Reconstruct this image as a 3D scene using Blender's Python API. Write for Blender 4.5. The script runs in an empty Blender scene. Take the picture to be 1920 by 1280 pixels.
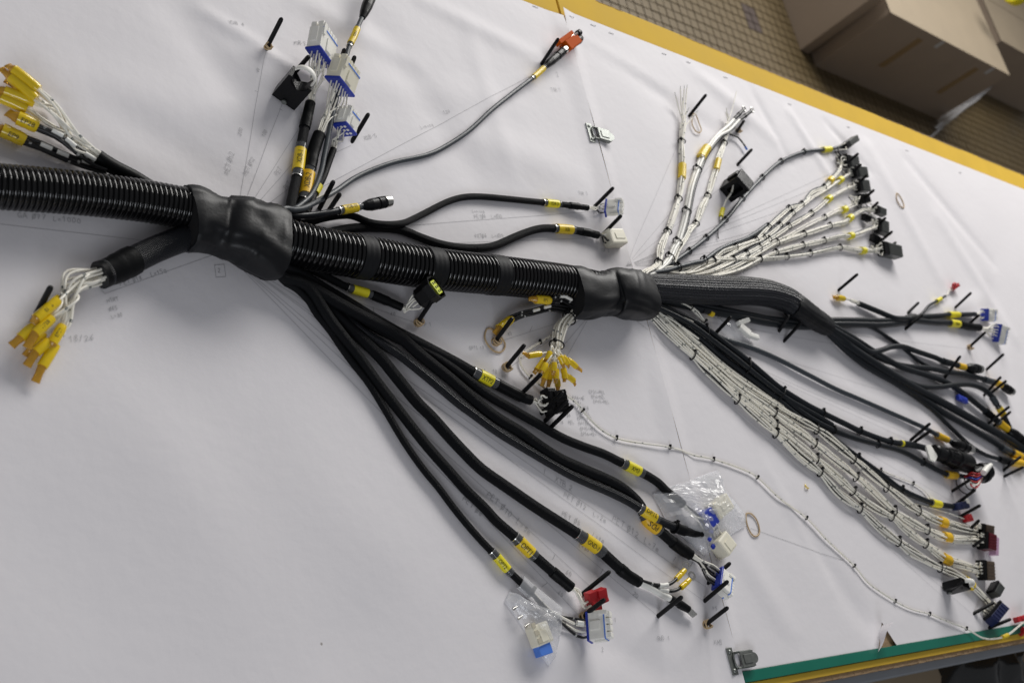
import bpy, bmesh, math, random
from mathutils import Vector, Matrix, Quaternion, noise
random.seed(7)
R = math.radians
scene = bpy.context.scene

# ------------------------------------------------------------------ camera
FPX = 2041.594
AX = Vector((0.7603018, 0.0888038, 0.6434711))     # world X in camera axes (right, down, forward)
AY = Vector((-0.1994726, -0.9108280, 0.3613905))
AZ = Vector((0.6181844, -0.4031207, -0.6747902))
CAM = Vector((0.0, 0.0, 1.0))
cam_data = bpy.data.cameras.new("camera")
cam = bpy.data.objects.new("camera", cam_data)
scene.collection.objects.link(cam)
rot = Matrix(((AX[0], -AX[1], -AX[2]), (AY[0], -AY[1], -AY[2]), (AZ[0], -AZ[1], -AZ[2])))
cam.matrix_world = Matrix.Translation(CAM) @ rot.to_4x4()
cam_data.sensor_width = 36.0
cam_data.lens = FPX / 1920.0 * 36.0
cam_data.clip_start = 0.02
cam_data.clip_end = 60.0
cam_data.dof.use_dof = True
cam_data.dof.focus_distance = 1.42
cam_data.dof.aperture_fstop = 6.3
scene.camera = cam

# ------------------------------------------------------------------ light: a workshop lit by its windows
world = bpy.data.worlds.new("World")
scene.world = world
world.use_nodes = True
bg = world.node_tree.nodes["Background"]
bg.inputs[0].default_value = (0.95, 0.96, 1.0, 1)
bg.inputs[1].default_value = 0.16


def area(name, loc, target, sx, sy, energy, col):
    d = bpy.data.lights.new(name, 'AREA')
    d.shape = 'RECTANGLE'
    d.size, d.size_y = sx, sy
    d.energy = energy
    d.color = col
    o = bpy.data.objects.new(name, d)
    scene.collection.objects.link(o)
    o.location = loc
    o.rotation_euler = (Vector(target) - Vector(loc)).to_track_quat('-Z', 'Y').to_euler()
    return o


area("window_light", (3.4, 3.9, 1.95), (1.4, 0.6, 0.0), 3.6, 1.4, 218, (1.0, 0.975, 0.94))
area("window_light_side", (-1.2, -3.2, 2.2), (0.9, 0.5, 0.0), 2.4, 1.4, 62, (0.90, 0.94, 1.0))
scene.view_settings.view_transform = 'Standard'
scene.view_settings.look = 'None'
scene.view_settings.gamma = 1.0
scene.view_settings.exposure = 0.02


# ------------------------------------------------------------------ pixel <-> place
def W(px, py, h=0.0):
    """point of the place at height h (m) that the photograph shows at this pixel"""
    r = Vector(((px - 960.0) / FPX, (py - 640.0) / FPX, 1.0))
    d = Vector((AX.dot(r), AY.dot(r), AZ.dot(r)))
    return CAM + d * ((h - CAM.z) / d.z)


def PX(p):
    q = p - CAM
    c = AX * q.x + AY * q.y + AZ * q.z
    return Vector((960 + FPX * c.x / c.z, 640 + FPX * c.y / c.z))


def mm(*a):
    return [v * 0.001 for v in a]


# ------------------------------------------------------------------ materials
MATS = {}


def mat(name, col, rough=0.5, metal=0.0, spec=0.5, noise_amt=0.0, noise_scale=60.0, bump=0.0, bump_scale=200.0,
        trans=0.0, alpha=1.0, coat=0.0, sub=0.0):
    if name in MATS:
        return MATS[name]
    m = bpy.data.materials.new(name)
    m.use_nodes = True
    nt = m.node_tree
    b = nt.nodes["Principled BSDF"]
    b.inputs["Base Color"].default_value = (*col, 1)
    b.inputs["Roughness"].default_value = rough
    b.inputs["Metallic"].default_value = metal
    b.inputs["Specular IOR Level"].default_value = spec
    b.inputs["Transmission Weight"].default_value = trans
    b.inputs["Alpha"].default_value = alpha
    b.inputs["Coat Weight"].default_value = coat
    if sub:
        b.inputs["Subsurface Weight"].default_value = sub
        b.inputs["Subsurface Radius"].default_value = (0.004, 0.003, 0.002)
    tc = nt.nodes.new("ShaderNodeTexCoord")
    if noise_amt:
        n = nt.nodes.new("ShaderNodeTexNoise")
        n.inputs["Scale"].default_value = noise_scale
        n.inputs["Detail"].default_value = 5
        nt.links.new(tc.outputs["Object"], n.inputs["Vector"])
        mx = nt.nodes.new("ShaderNodeMix")
        mx.data_type = 'RGBA'
        mx.inputs["A"].default_value = (*[c * (1 - noise_amt) for c in col], 1)
        mx.inputs["B"].default_value = (*[min(1, c * (1 + noise_amt)) for c in col], 1)
        nt.links.new(n.outputs["Fac"], mx.inputs["Factor"])
        nt.links.new(mx.outputs["Result"], b.inputs["Base Color"])
        mr = nt.nodes.new("ShaderNodeMapRange")
        mr.inputs["To Min"].default_value = max(0.02, rough - 0.08)
        mr.inputs["To Max"].default_value = min(1, rough + 0.1)
        nt.links.new(n.outputs["Fac"], mr.inputs["Value"])
        nt.links.new(mr.outputs["Result"], b.inputs["Roughness"])
    if bump:
        n2 = nt.nodes.new("ShaderNodeTexNoise")
        n2.inputs["Scale"].default_value = bump_scale
        n2.inputs["Detail"].default_value = 4
        nt.links.new(tc.outputs["Object"], n2.inputs["Vector"])
        bp = nt.nodes.new("ShaderNodeBump")
        bp.inputs["Strength"].default_value = bump
        bp.inputs["Distance"].default_value = 0.002
        nt.links.new(n2.outputs["Fac"], bp.inputs["Height"])
        nt.links.new(bp.outputs["Normal"], b.inputs["Normal"])
    MATS[name] = m
    return m


def math_node(nt, op, a, b=None):
    n = nt.nodes.new("ShaderNodeMath")
    n.operation = op
    for i, v in enumerate((a, b)):
        if v is None:
            continue
        if isinstance(v, (int, float)):
            n.inputs[i].default_value = v
        else:
            nt.links.new(v, n.inputs[i])
    return n.outputs[0]


def braid_mat(name, pitch, col=(0.004, 0.0042, 0.005), tip=(0.011, 0.0118, 0.0135), rough=0.5, strength=1.0, spec=0.09):
    """woven sleeve: crossing strands from the tube's UVs (metres round, metres along)"""
    m = bpy.data.materials.new(name)
    m.use_nodes = True
    nt = m.node_tree
    b = nt.nodes["Principled BSDF"]
    uv = nt.nodes.new("ShaderNodeUVMap")
    sp = nt.nodes.new("ShaderNodeSeparateXYZ")
    nt.links.new(uv.outputs[0], sp.inputs[0])
    k = math.pi / pitch * 0.01
    a = math_node(nt, 'MULTIPLY', sp.outputs[0], k)
    c = math_node(nt, 'MULTIPLY', sp.outputs[1], k)
    s1 = math_node(nt, 'SINE', math_node(nt, 'ADD', a, c))
    s2 = math_node(nt, 'SINE', math_node(nt, 'SUBTRACT', a, c))
    h = math_node(nt, 'MULTIPLY', s1, s2)
    h01 = math_node(nt, 'MULTIPLY_ADD', h, 0.5)
    h01.node.inputs[2].default_value = 0.5
    mx = nt.nodes.new("ShaderNodeMix")
    mx.data_type = 'RGBA'
    mx.inputs["A"].default_value = (*col, 1)
    mx.inputs["B"].default_value = (*tip, 1)
    nt.links.new(h01, mx.inputs["Factor"])
    nt.links.new(mx.outputs["Result"], b.inputs["Base Color"])
    b.inputs["Roughness"].default_value = rough
    b.inputs["Specular IOR Level"].default_value = spec
    bp = nt.nodes.new("ShaderNodeBump")
    bp.inputs["Strength"].default_value = strength
    bp.inputs["Distance"].default_value = pitch * 0.35
    nt.links.new(h01, bp.inputs["Height"])
    nt.links.new(bp.outputs["Normal"], b.inputs["Normal"])
    MATS[name] = m
    return m


def wire_mat(name, col, mark, every=0.062):
    """insulated wire with small printed numbers along it"""
    m = bpy.data.materials.new(name)
    m.use_nodes = True
    nt = m.node_tree
    b = nt.nodes["Principled BSDF"]
    b.inputs["Roughness"].default_value = 0.38
    uv = nt.nodes.new("ShaderNodeUVMap")
    sp = nt.nodes.new("ShaderNodeSeparateXYZ")
    nt.links.new(uv.outputs[0], sp.inputs[0])
    oi = nt.nodes.new("ShaderNodeObjectInfo")
    v = math_node(nt, 'MULTIPLY', sp.outputs[1], 0.01 / every)
    v = math_node(nt, 'ADD', v, math_node(nt, 'MULTIPLY', oi.outputs["Random"], 7.0))
    fr = math_node(nt, 'FRACT', v)
    band = math_node(nt, 'LESS_THAN', fr, 0.055)
    u = math_node(nt, 'FRACT', math_node(nt, 'ADD', math_node(nt, 'MULTIPLY', sp.outputs[0], 1.0), oi.outputs["Random"]))
    n = nt.nodes.new("ShaderNodeTexNoise")
    n.inputs["Scale"].default_value = 900
    tc = nt.nodes.new("ShaderNodeTexCoord")
    nt.links.new(tc.outputs["Object"], n.inputs["Vector"])
    msk = math_node(nt, 'MULTIPLY', band, math_node(nt, 'LESS_THAN', n.outputs["Fac"], 0.56))
    mx = nt.nodes.new("ShaderNodeMix")
    mx.data_type = 'RGBA'
    mx.inputs["A"].default_value = (*col, 1)
    mx.inputs["B"].default_value = (*mark, 1)
    nt.links.new(msk, mx.inputs["Factor"])
    nt.links.new(mx.outputs["Result"], b.inputs["Base Color"])
    MATS[name] = m
    return m


M_BLK = mat("black_plastic", (0.006, 0.006, 0.007), 0.33, spec=.2, bump=0.15, bump_scale=500)
M_CONDUIT = mat("conduit_plastic", (0.004, 0.004, 0.0045), 0.11, spec=0.5, noise_amt=0.25, noise_scale=90)
M_TAPE = mat("rubber_tape", (0.012, 0.0125, 0.014), 0.55, spec=.16, noise_amt=0.2, noise_scale=40, bump=0.12, bump_scale=160)
M_BOOT = mat("shrink_boot", (0.008, 0.0085, 0.010), 0.42, spec=.26, noise_amt=0.2, noise_scale=30, bump=0.1, bump_scale=260)
M_SHRINK = mat("heat_shrink", (0.005, 0.0054, 0.006), 0.42, spec=.12, bump=0.12, bump_scale=400)
M_PEG = mat("peg_rubber", (0.006, 0.006, 0.007), 0.5, spec=.2, noise_amt=0.2, noise_scale=300)
M_GREY = mat("grey_jacket", (0.050, 0.058, 0.067), 0.38, spec=.35, noise_amt=0.08, noise_scale=200)
M_DGREY = mat("dark_jacket", (0.011, 0.0135, 0.017), 0.32, spec=.3, noise_amt=0.1, noise_scale=200)
M_BRAID = braid_mat("braided_sleeve", 0.0013)
M_BRAIDB = braid_mat("coarse_braid", 0.0021, tip=(0.02, 0.022, 0.027), rough=0.3, strength=1.0, spec=0.22)
M_BRAIDW = braid_mat("wide_braid", 0.0040, tip=(0.035, 0.037, 0.045), rough=0.22, strength=1.0, spec=0.35)
M_WHITE = wire_mat("white_wire", (0.88, 0.85, 0.76), (0.12, 0.14, 0.14))
M_BWIRE = wire_mat("black_wire", (0.012, 0.012, 0.013), (0.5, 0.5, 0.48), 0.05)
M_WTUBE = mat("white_jacket", (0.86, 0.85, 0.80), 0.35, noise_amt=0.04)
M_YEL = mat("yellow_label", (0.80, 0.57, 0.015), 0.34, noise_amt=0.06, noise_scale=150)
M_LEM = mat("lemon_label", (0.80, 0.70, 0.02), 0.36, noise_amt=0.06, noise_scale=150)
M_ORG = mat("orange_label", (0.80, 0.48, 0.012), 0.36, noise_amt=0.06, noise_scale=150)
M_INK = mat("label_ink", (0.012, 0.012, 0.010), 0.5)
M_CLR = mat("clear_sleeve", (0.30, 0.31, 0.32), 0.14, trans=0.55, alpha=0.55)
M_SIL = mat("bright_metal", (0.62, 0.61, 0.58), 0.26, metal=1.0, noise_amt=0.1)
M_ZINC = mat("zinc_plate", (0.27, 0.285, 0.27), 0.5, metal=1.0, noise_amt=0.18, noise_scale=120)
M_HOUS = mat("white_nylon", (0.86, 0.845, 0.79), 0.42, noise_amt=0.03)
M_CREAM = mat("cream_nylon", (0.82, 0.78, 0.64), 0.45, noise_amt=0.04)
M_BLUE = mat("blue_seal", (0.012, 0.035, 0.36), 0.42)
M_LBLUE = mat("light_blue_line", (0.08, 0.22, 0.72), 0.42)
M_NAVY = mat("navy_plastic", (0.012, 0.018, 0.075), 0.42)
M_RED = mat("red_plastic", (0.42, 0.012, 0.018), 0.4)
M_DRED = mat("dark_red_plastic", (0.13, 0.010, 0.02), 0.4)
M_PINK = mat("pink_plastic", (0.58, 0.36, 0.52), 0.3)
M_BROWN = mat("brown_plastic", (0.12, 0.085, 0.06), 0.5)
M_DKG = mat("dark_grey_plastic", (0.085, 0.09, 0.085), 0.45, noise_amt=0.08)
M_ORANGE = mat("orange_plastic", (0.52, 0.085, 0.004), 0.6, spec=.05)
M_AMBER = mat("amber_shrink", (0.72, 0.40, 0.045), 0.16, trans=0.35, noise_amt=0.15, noise_scale=220)
M_CAP = mat("yellow_shrink", (0.80, 0.56, 0.014), 0.2, coat=0.3, noise_amt=0.08, noise_scale=160)
M_LIME = mat("lime_insert", (0.62, 0.70, 0.05), 0.45)
M_RUBBER = mat("rubber_band", (0.50, 0.36, 0.20), 0.55, noise_amt=0.08)
M_PENCIL = mat("pencil_lead", (0.42, 0.42, 0.43), 0.75)
M_PENCIL2 = mat("pencil_writing", (0.43, 0.43, 0.44), 0.75)
M_STAPLE = mat("staple_wire", (0.42, 0.42, 0.43), 0.45, metal=.6)
M_HOLE = mat("dark_hole", (0.004, 0.004, 0.005), 0.8)


# ------------------------------------------------------------------ object helpers
ORG = {}


def link(o, parent=None, org=None):
    scene.collection.objects.link(o)
    org = Vector(org) if org is not None else Vector((0, 0, 0))
    if parent is not None:
        o.parent = parent
        o.location = org - ORG[parent]
    else:
        o.location = org
    ORG[o] = org
    return o


def tag(o, label=None, cat=None, group=None, kind=None):
    if label: o["label"] = label
    if cat: o["category"] = cat
    if group: o["group"] = group
    if kind: o["kind"] = kind
    return o


def empty(name, loc, parent=None):
    o = bpy.data.objects.new(name, None)
    o.empty_display_size = 0.02
    return link(o, parent, loc)


class MB:
    """collects faces; build() makes ONE mesh object"""

    def __init__(s):
        s.v, s.f, s.m, s.uv, s.mats, s.sm = [], [], [], [], [], []

    def mi(s, m):
        if m not in s.mats:
            s.mats.append(m)
        return s.mats.index(m)

    def add(s, vs, fs, m, uvs=None, smooth=True):
        o = len(s.v)
        s.v += [tuple(p) for p in vs]
        k = s.mi(m)
        for i, f in enumerate(fs):
            s.f.append([o + j for j in f])
            s.m.append(k)
            s.sm.append(smooth)
            s.uv.append(uvs[i] if uvs else [(0, 0)] * len(f))

    def tube(s, pts, rad, m, sides=10, caps=True, flat=None, v0=0.0):
        """rad: float, list or list of (side, up) half axes; pts: world points"""
        n = len(pts)
        tg = []
        for i in range(n):
            a, b = pts[max(0, i - 1)], pts[min(n - 1, i + 1)]
            t = (b - a)
            tg.append(t.normalized() if t.length > 1e-9 else Vector((1, 0, 0)))
        up = Vector((0, 0, 1))
        nrm = (up - tg[0] * up.dot(tg[0]))
        if nrm.length < 0.1:
            nrm = Vector((0, 1, 0)) - tg[0] * tg[0].y
        nrm.normalize()
        vs, L, d = [], [v0], 0
        for i in range(n):
            if i:
                nrm = nrm - tg[i] * nrm.dot(tg[i])
                nrm.normalize()
                L.append(L[-1] + (pts[i] - pts[i - 1]).length)
            bi = tg[i].cross(nrm)
            ra = rad[i] if isinstance(rad, (list, tuple)) else rad
            rs, ru = ra if isinstance(ra, (list, tuple)) else (ra, ra)
            for j in range(sides):
                a = 2 * math.pi * j / sides - math.pi
                vs.append(pts[i] + nrm * (ru * math.cos(a)) + bi * (rs * math.sin(a)))
        fs, uvs = [], []
        r0 = rad[0] if isinstance(rad, (list, tuple)) else rad
        r0 = max(r0) if isinstance(r0, (list, tuple)) else r0
        cu = 2 * math.pi * r0 * 100 / sides
        for i in range(n - 1):
            for j in range(sides):
                k = (j + 1) % sides
                fs.append((i * sides + j, i * sides + k, (i + 1) * sides + k, (i + 1) * sides + j))
                a, b = L[i] * 100, L[i + 1] * 100
                uvs.append([(j * cu, a), ((j + 1) * cu, a), ((j + 1) * cu, b), (j * cu, b)])
        s.add(vs, fs, m, uvs)
        if caps:
            o = len(vs)
            s.add(vs[:sides], [list(range(sides))[::-1]], m, None, False)
            s.add(vs[-sides:], [list(range(sides))], m, None, False)

    def box(s, c, ax, half, m, bev=0.0, taper=1.0):
        """oriented box; ax = three unit vectors"""
        bm = bmesh.new()
        bmesh.ops.create_cube(bm, size=2)
        for v in bm.verts:
            t = taper if v.co.x > 0 else 1.0
            v.co = Vector((v.co.x * half[0], v.co.y * half[1] * t, v.co.z * half[2] * t))
        if bev:
            bmesh.ops.bevel(bm, geom=bm.edges[:], offset=bev, segments=2, affect='EDGES', profile=0.6)
        bm.verts.ensure_lookup_table()
        vs = [c + ax[0] * v.co.x + ax[1] * v.co.y + ax[2] * v.co.z for v in bm.verts]
        bmesh.ops.recalc_face_normals(bm, faces=bm.faces[:])
        fs = [[v.index for v in f.verts] for f in bm.faces]
        bm.free()
        s.add(vs, fs, m, None, False)

    def sphere(s, c, r, m, seg=8):
        vs, fs = [], []
        for i in range(seg + 1):
            th = math.pi * i / seg
            for j in range(seg * 2):
                ph = math.pi * j / seg
                vs.append(c + Vector((r * math.sin(th) * math.cos(ph), r * math.sin(th) * math.sin(ph), r * math.cos(th))))
        k = seg * 2
        for i in range(seg):
            for j in range(k):
                fs.append((i * k + j, (i + 1) * k + j, (i + 1) * k + (j + 1) % k, i * k + (j + 1) % k))
        s.add(vs, fs, m)

    def build(s, name, parent=None, org=None):
        if org is None:
            n = max(1, len(s.v))
            xs = [p[0] for p in s.v]; ys = [p[1] for p in s.v]; zs = [p[2] for p in s.v]
            org = Vector(((min(xs) + max(xs)) / 2, (min(ys) + max(ys)) / 2, min(zs)))
        me = bpy.data.meshes.new(name)
        me.from_pydata([(p[0] - org[0], p[1] - org[1], p[2] - org[2]) for p in s.v], [], s.f)
        for m in s.mats:
            me.materials.append(m)
        uvl = me.uv_layers.new(name="UVMap")
        i = 0
        flat = []
        for u in s.uv:
            for q in u:
                flat += [q[0], q[1]]
        uvl.data.foreach_set("uv", flat)
        me.polygons.foreach_set("material_index", s.m)
        me.polygons.foreach_set("use_smooth", s.sm)
        me.update()
        return link(bpy.data.objects.new(name, me), parent, org)


def crom(P, step=0.006):
    """Catmull-Rom through P, resampled"""
    if len(P) < 3:
        n = max(2, int((P[1] - P[0]).length / step) + 1)
        return [P[0].lerp(P[1], i / (n - 1)) for i in range(n)]
    Q = [P[0] * 2 - P[1]] + list(P) + [P[-1] * 2 - P[-2]]
    out = []
    for i in range(1, len(Q) - 2):
        p0, p1, p2, p3 = Q[i - 1], Q[i], Q[i + 1], Q[i + 2]
        n = max(2, int((p2 - p1).length / step))
        for k in range(n):
            t = k / n
            out.append(0.5 * ((2 * p1) + (p2 - p0) * t + (2 * p0 - 5 * p1 + 4 * p2 - p3) * t * t + (3 * p1 - p0 - 3 * p2 + p3) * t ** 3))
    out.append(Q[-2])
    return out


class Path:
    def __init__(s, px, h=5.0, step=0.006):
        x_, y_ = px[0][0], px[0][1]
        if 1195 < x_ < 1241 and 500 < y_ < 596:          # starts inside the right boot
            px = [(1178, 552, 28)] + list(px)
        elif 515 < x_ < 566 and 385 < y_ < 530:          # starts inside the left boot
            px = [(488, 446, 30)] + list(px)
        Q = [W(p[0], p[1], (p[2] if len(p) > 2 else h) * 0.001) for p in px]
        for q in Q:
            if q.z < 0.012 and q.y > .066:
                q.z += max(0.0, zpaper(q.x, q.y)) * (1 - q.z / .012)
        s.P = crom(Q, step)
        s.L = [0.0]
        for i in range(1, len(s.P)):
            s.L.append(s.L[-1] + (s.P[i] - s.P[i - 1]).length)
        s.X = [PX(p) for p in s.P]

    def at(s, d):
        d = min(max(d, 0.0), s.L[-1])
        for i in range(1, len(s.L)):
            if s.L[i] >= d:
                t = (d - s.L[i - 1]) / max(1e-9, s.L[i] - s.L[i - 1])
                return s.P[i - 1].lerp(s.P[i], t)
        return s.P[-1]

    def tan(s, d):
        return (s.at(d + 0.004) - s.at(d - 0.004)).normalized()

    def near(s, x, y):
        q = Vector((x, y))
        b = None
        for i in range(len(s.X) - 1):
            a, e = s.X[i], s.X[i + 1] - s.X[i]
            t = max(0, min(1, (q - a).dot(e) / max(1e-9, e.length_squared)))
            dd = (q - a - e * t).length
            if b is None or dd < b[0]:
                b = (dd, s.L[i] + t * (s.L[i + 1] - s.L[i]))
        return b[1]

    def sub(s, a, b, step=0.005):
        n = max(2, int((b - a) / step) + 1)
        return [s.at(a + (b - a) * i / (n - 1)) for i in range(n)]


def wobble(v, k, amp):
    return noise.noise_vector(Vector((v * 9.0, k * 3.7, 0.3))) * amp

# ------------------------------------------------------------------ the setting: floor, table, paper
FLOOR = -0.80
M_GROUT = mat("floor_grout", (0.088, 0.064, 0.030), 0.8, noise_amt=0.3, noise_scale=20)
M_TILE = mat("ochre_tile", (0.105, 0.074, 0.032), 0.5, noise_amt=0.22, noise_scale=9)
M_TILED = mat("dark_tile", (0.045, 0.028, 0.022), 0.5, noise_amt=0.2, noise_scale=9)
mb = MB()
mb.add([Vector((-3, -4, FLOOR)), Vector((12, -4, FLOOR)), Vector((12, 10, FLOOR)), Vector((-3, 10, FLOOR))], [(0, 1, 2, 3)], M_GROUT, None, False)
floor = tag(mb.build("floor", None, Vector((0, 0, FLOOR))), kind="structure")
tw, th = 0.0435, 0.0425
tmesh = {}
for m in (M_TILE, M_TILED):
    t = MB()
    t.box(Vector((0, 0, 0)), (Vector((1, 0, 0)), Vector((0, 1, 0)), Vector((0, 0, 1))), (tw / 2 - 0.0022, th / 2 - 0.0022, 0.004), m, 0.001)
    me = bpy.data.meshes.new("tile")
    me.from_pydata([tuple(v) for v in t.v], [], t.f)
    me.materials.append(m)
    tmesh[m] = (me, t)
spots = []
for iy in range(-60, 90):
    for ix in range(-60, 110):
        x, y = 3.339 + ix * tw, 2.474 + iy * th
        p = PX(Vector((x, y, FLOOR)))
        if not (1080 < p.x < 1990 and -30 < p.y < 380) or p.y > 0.415 * (p.x - 1135) + 25:
            continue
        if 3.72 < x < 4.7 and y > 2.42 or 3.66 < x < 4.6 and 2.47 < y or 5.06 < x < 5.9 and y > 2.76:
            continue
        dark = 0 <= ix < 2 and 0 <= iy < 3 or 25 <= ix < 27 and -9 <= iy < -6 or 14 <= ix < 16 and -18 <= iy < -15
        spots.append(((Vector((x, y, FLOOR)) - CAM).length, x, y, dark))
spots.sort()
rest = MB()
for k, (d_, x, y, dark) in enumerate(spots):
    me, t = tmesh[M_TILED if dark else M_TILE]
    c = Vector((x, y, FLOOR + 0.001 + random.uniform(-.0006, .0006)))
    if k < 300:
        o = bpy.data.objects.new("tile", me)
        o.rotation_euler = (R(random.uniform(-.3, .3)), R(random.uniform(-.3, .3)), 0)
        link(o, floor, c)
    else:
        rest.add([v + c for v in (Vector(q) for q in t.v)], t.f, M_TILED if dark else M_TILE, None, False)
if rest.v:
    tag(rest.build("far_tiles", floor), kind="stuff")
print("tiles", len(spots))

# table: two boards latched together
M_YPAINT = mat("yellow_paint", (0.66, 0.43, 0.06), 0.7, spec=.06, noise_amt=0.1, noise_scale=14, bump=0.1, bump_scale=60)
M_MDF = mat("chipboard", (0.30, 0.20, 0.11), 0.8, noise_amt=0.35, noise_scale=160, bump=0.4, bump_scale=300)
M_GREEN = mat("green_edging", (0.004, 0.15, 0.10), 0.35, noise_amt=0.1, noise_scale=50)
M_RAIL = mat("grey_rail", (0.23, 0.25, 0.28), 0.35, noise_amt=0.1, noise_scale=30)
UX, UY, UZ = Vector((1, 0, 0)), Vector((0, 1, 0)), Vector((0, 0, 1))
SEAM, YN, YF = 1.242, 0.046, 1.266
table = tag(empty("work_table", (1.6, 0.65, FLOOR)), "long work table with yellow painted boards, white paper stapled over it", "table")


def boxpart(name, x0, x1, y0, y1, z0, z1, m, parent, bev=0.0):
    b = MB()
    b.box(Vector(((x0 + x1) / 2, (y0 + y1) / 2, (z0 + z1) / 2)), (UX, UY, UZ), ((x1 - x0) / 2, (y1 - y0) / 2, (z1 - z0) / 2), m, bev)
    return b.build(name, parent)


boxpart("board", -0.9, SEAM - 0.0025, 0.0, YF, -0.026, -0.0045, M_YPAINT, table, 0.0015)
boxpart("board", SEAM + 0.0025, 3.9, 0.0498, YF, -0.026, -0.0045, M_YPAINT, table, 0.0015)
# chipped brown edge of the boards
b = MB()
for i in range(400):
    x = 1.0 + 2.6 * i / 400
    w = 0.0025 * max(0, noise.noise(Vector((x * 9, 1.7, 0))) + 0.35 + 0.5 * noise.noise(Vector((x * 60, 0, 0))))
    if w < 0.0004:
        continue
    b.add([Vector((x, YF + 0.0006 - 0.0016 - w, -0.0040)), Vector((x + 0.0066, YF + 0.0006 - 0.0016 - w, -0.0040)), Vector((x + 0.0066, YF - 0.0008, -0.0040)), Vector((x, YF - 0.0008, -0.0040))], [(0, 1, 2, 3)], M_MDF, None, False)
tag(b.build("chipped_edge", table), kind="stuff")
boxpart("green_edging", SEAM + 0.004, 3.9, 0.050, 0.0652, -0.0043, 0.0015, M_GREEN, table, 0.001)
boxpart("yellow_band", SEAM + 0.004, 3.9, 0.0395, 0.0496, -0.0255, -0.0035, M_YPAINT, table, 0.001)
bc = MB()
for i in range(300):
    x0 = SEAM + .004 + i * .0085
    y0 = 0.0325 + .0016 * noise.noise(Vector((x0 * 40, 0, 0)))
    bc.box(Vector((x0 + .00425, (y0 + .0393) / 2, -.0185 + .001 * noise.noise(Vector((x0 * 70, 3, 0))))), (UX, UY, UZ), (.0043, (.0393 - y0) / 2, .012), M_MDF)
tag(bc.build("chipboard_core", table), kind="stuff")
boxpart("rail", SEAM - 0.05, 3.9, 0.019, 0.045, -0.075, -0.0325, M_RAIL, table, 0.003)
boxpart("rail", -0.9, 3.9, YF - 0.09, YF - 0.05, -0.07, -0.0265, M_RAIL, table, 0.003)
for lx in (-0.7, 1.0, 3.6):
    for ly in (0.12, YF - 0.09):
        boxpart("leg", lx - 0.025, lx + 0.025, ly - 0.025, ly + 0.025, FLOOR, -0.0268, M_RAIL, table, 0.003)

RIDGES = [  # (px a, px b, width mm, height mm): folds the photograph shows in the paper
    ((560, 0), (780, 120), 22, 3.0), ((330, 20), (520, 270), 30, -3.2), ((60, 150), (470, 215), 40, 3.0), ((180, 190), (430, 340), 30, -2.6),
    ((500, 100), (640, 190), 9, 3.2), ((380, 20), (495, 92), 12, 2.6), ((650, 150), (960, 195), 34, 2.6), ((700, 40), (900, 340), 36, -3.2), ((790, 0), (1010, 110), 18, 2.8),
    ((860, 250), (1080, 330), 40, 3.4), ((1080, 60), (1250, 170), 20, 3.0), ((1110, 80), (1360, 260), 24, -3.0), ((1290, 120), (1450, 260), 22, 3.2), ((1400, 150), (1480, 300), 14, -2.6),
    ((1480, 210), (1560, 340), 16, 3.4), ((1550, 230), (1630, 320), 14, -3.0), ((1630, 280), (1760, 520), 26, 3.6), ((1700, 300), (1860, 490), 22, -3.2), ((1760, 410), (1900, 630), 26, 3.4),
    ((1690, 600), (1840, 560), 20, 2.4), ((1860, 540), (1900, 760), 26, -3.0), ((1370, 1000), (1480, 1180), 26, 3.0), ((1500, 990), (1640, 1190), 26, -3.0), ((980, 1170), (1110, 1280), 30, 2.6),
    ((700, 1120), (600, 1280), 40, -2.6), ((250, 780), (420, 1010), 50, 2.4), ((1100, 1180), (1250, 1270), 24, -2.4), ((600, 900), (760, 1100), 60, 2.2), ((1860, 900), (1915, 1120), 24, 2.6), ((30, 900), (180, 1240), 60, -2.4),
    ((1130, 1000), (1330, 930), 30, 1.6), ((880, 60), (960, 330), 20, 1.8), ((1440, 880), (1560, 1100), 14, 1.6)]
RW = [(W(*a).to_2d(), W(*b_).to_2d(), w * .001, h * .001) for a, b_, w, h in RIDGES]


def hgt(x, y):
    p = Vector((x, y))
    z = 0.0016 * noise.noise(Vector((x * 3.1, y * 3.1, 0.0))) + 0.0008 * noise.noise(Vector((x * 9, y * 9 + 3, 1.0)))
    for a, b_, w, h in RW:
        e = b_ - a
        t = (p - a).dot(e) / e.length_squared
        tc = max(0.0, min(1.0, t))
        d = (p - a - e * tc).length
        if d < 3 * w:
            z += h * math.exp(-(d / w) ** 2) * (0.35 + 0.65 * math.sin(math.pi * min(1, max(0, 0.12 + tc * 0.76))))
    return z * 1.15


M_PAPER = mat("white_paper", (0.735, 0.725, 0.735), 0.62, spec=0.3)
nt = M_PAPER.node_tree
pb = nt.nodes["Principled BSDF"]
tc = nt.nodes.new("ShaderNodeTexCoord")
n1 = nt.nodes.new("ShaderNodeTexNoise"); n1.inputs["Scale"].default_value = 5; n1.inputs["Detail"].default_value = 6
n2 = nt.nodes.new("ShaderNodeTexVoronoi"); n2.inputs["Scale"].default_value = 15; n2.inputs["Randomness"].default_value = 1
n3 = nt.nodes.new("ShaderNodeTexNoise"); n3.inputs["Scale"].default_value = 55; n3.inputs["Detail"].default_value = 8
for n_ in (n1, n2, n3): nt.links.new(tc.outputs["Object"], n_.inputs["Vector"])
mx = nt.nodes.new("ShaderNodeMix"); mx.data_type = 'RGBA'
mx.inputs["A"].default_value = (0.745, 0.722, 0.745, 1); mx.inputs["B"].default_value = (0.79, 0.768, 0.792, 1)
nt.links.new(n1.outputs["Fac"], mx.inputs["Factor"])
sep = nt.nodes.new("ShaderNodeSeparateColor"); nt.links.new(n2.outputs["Color"], sep.inputs[0])
rad = math_node(nt, 'MULTIPLY', math_node(nt, 'POWER', sep.outputs[0], 9.0), 0.022)
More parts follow.
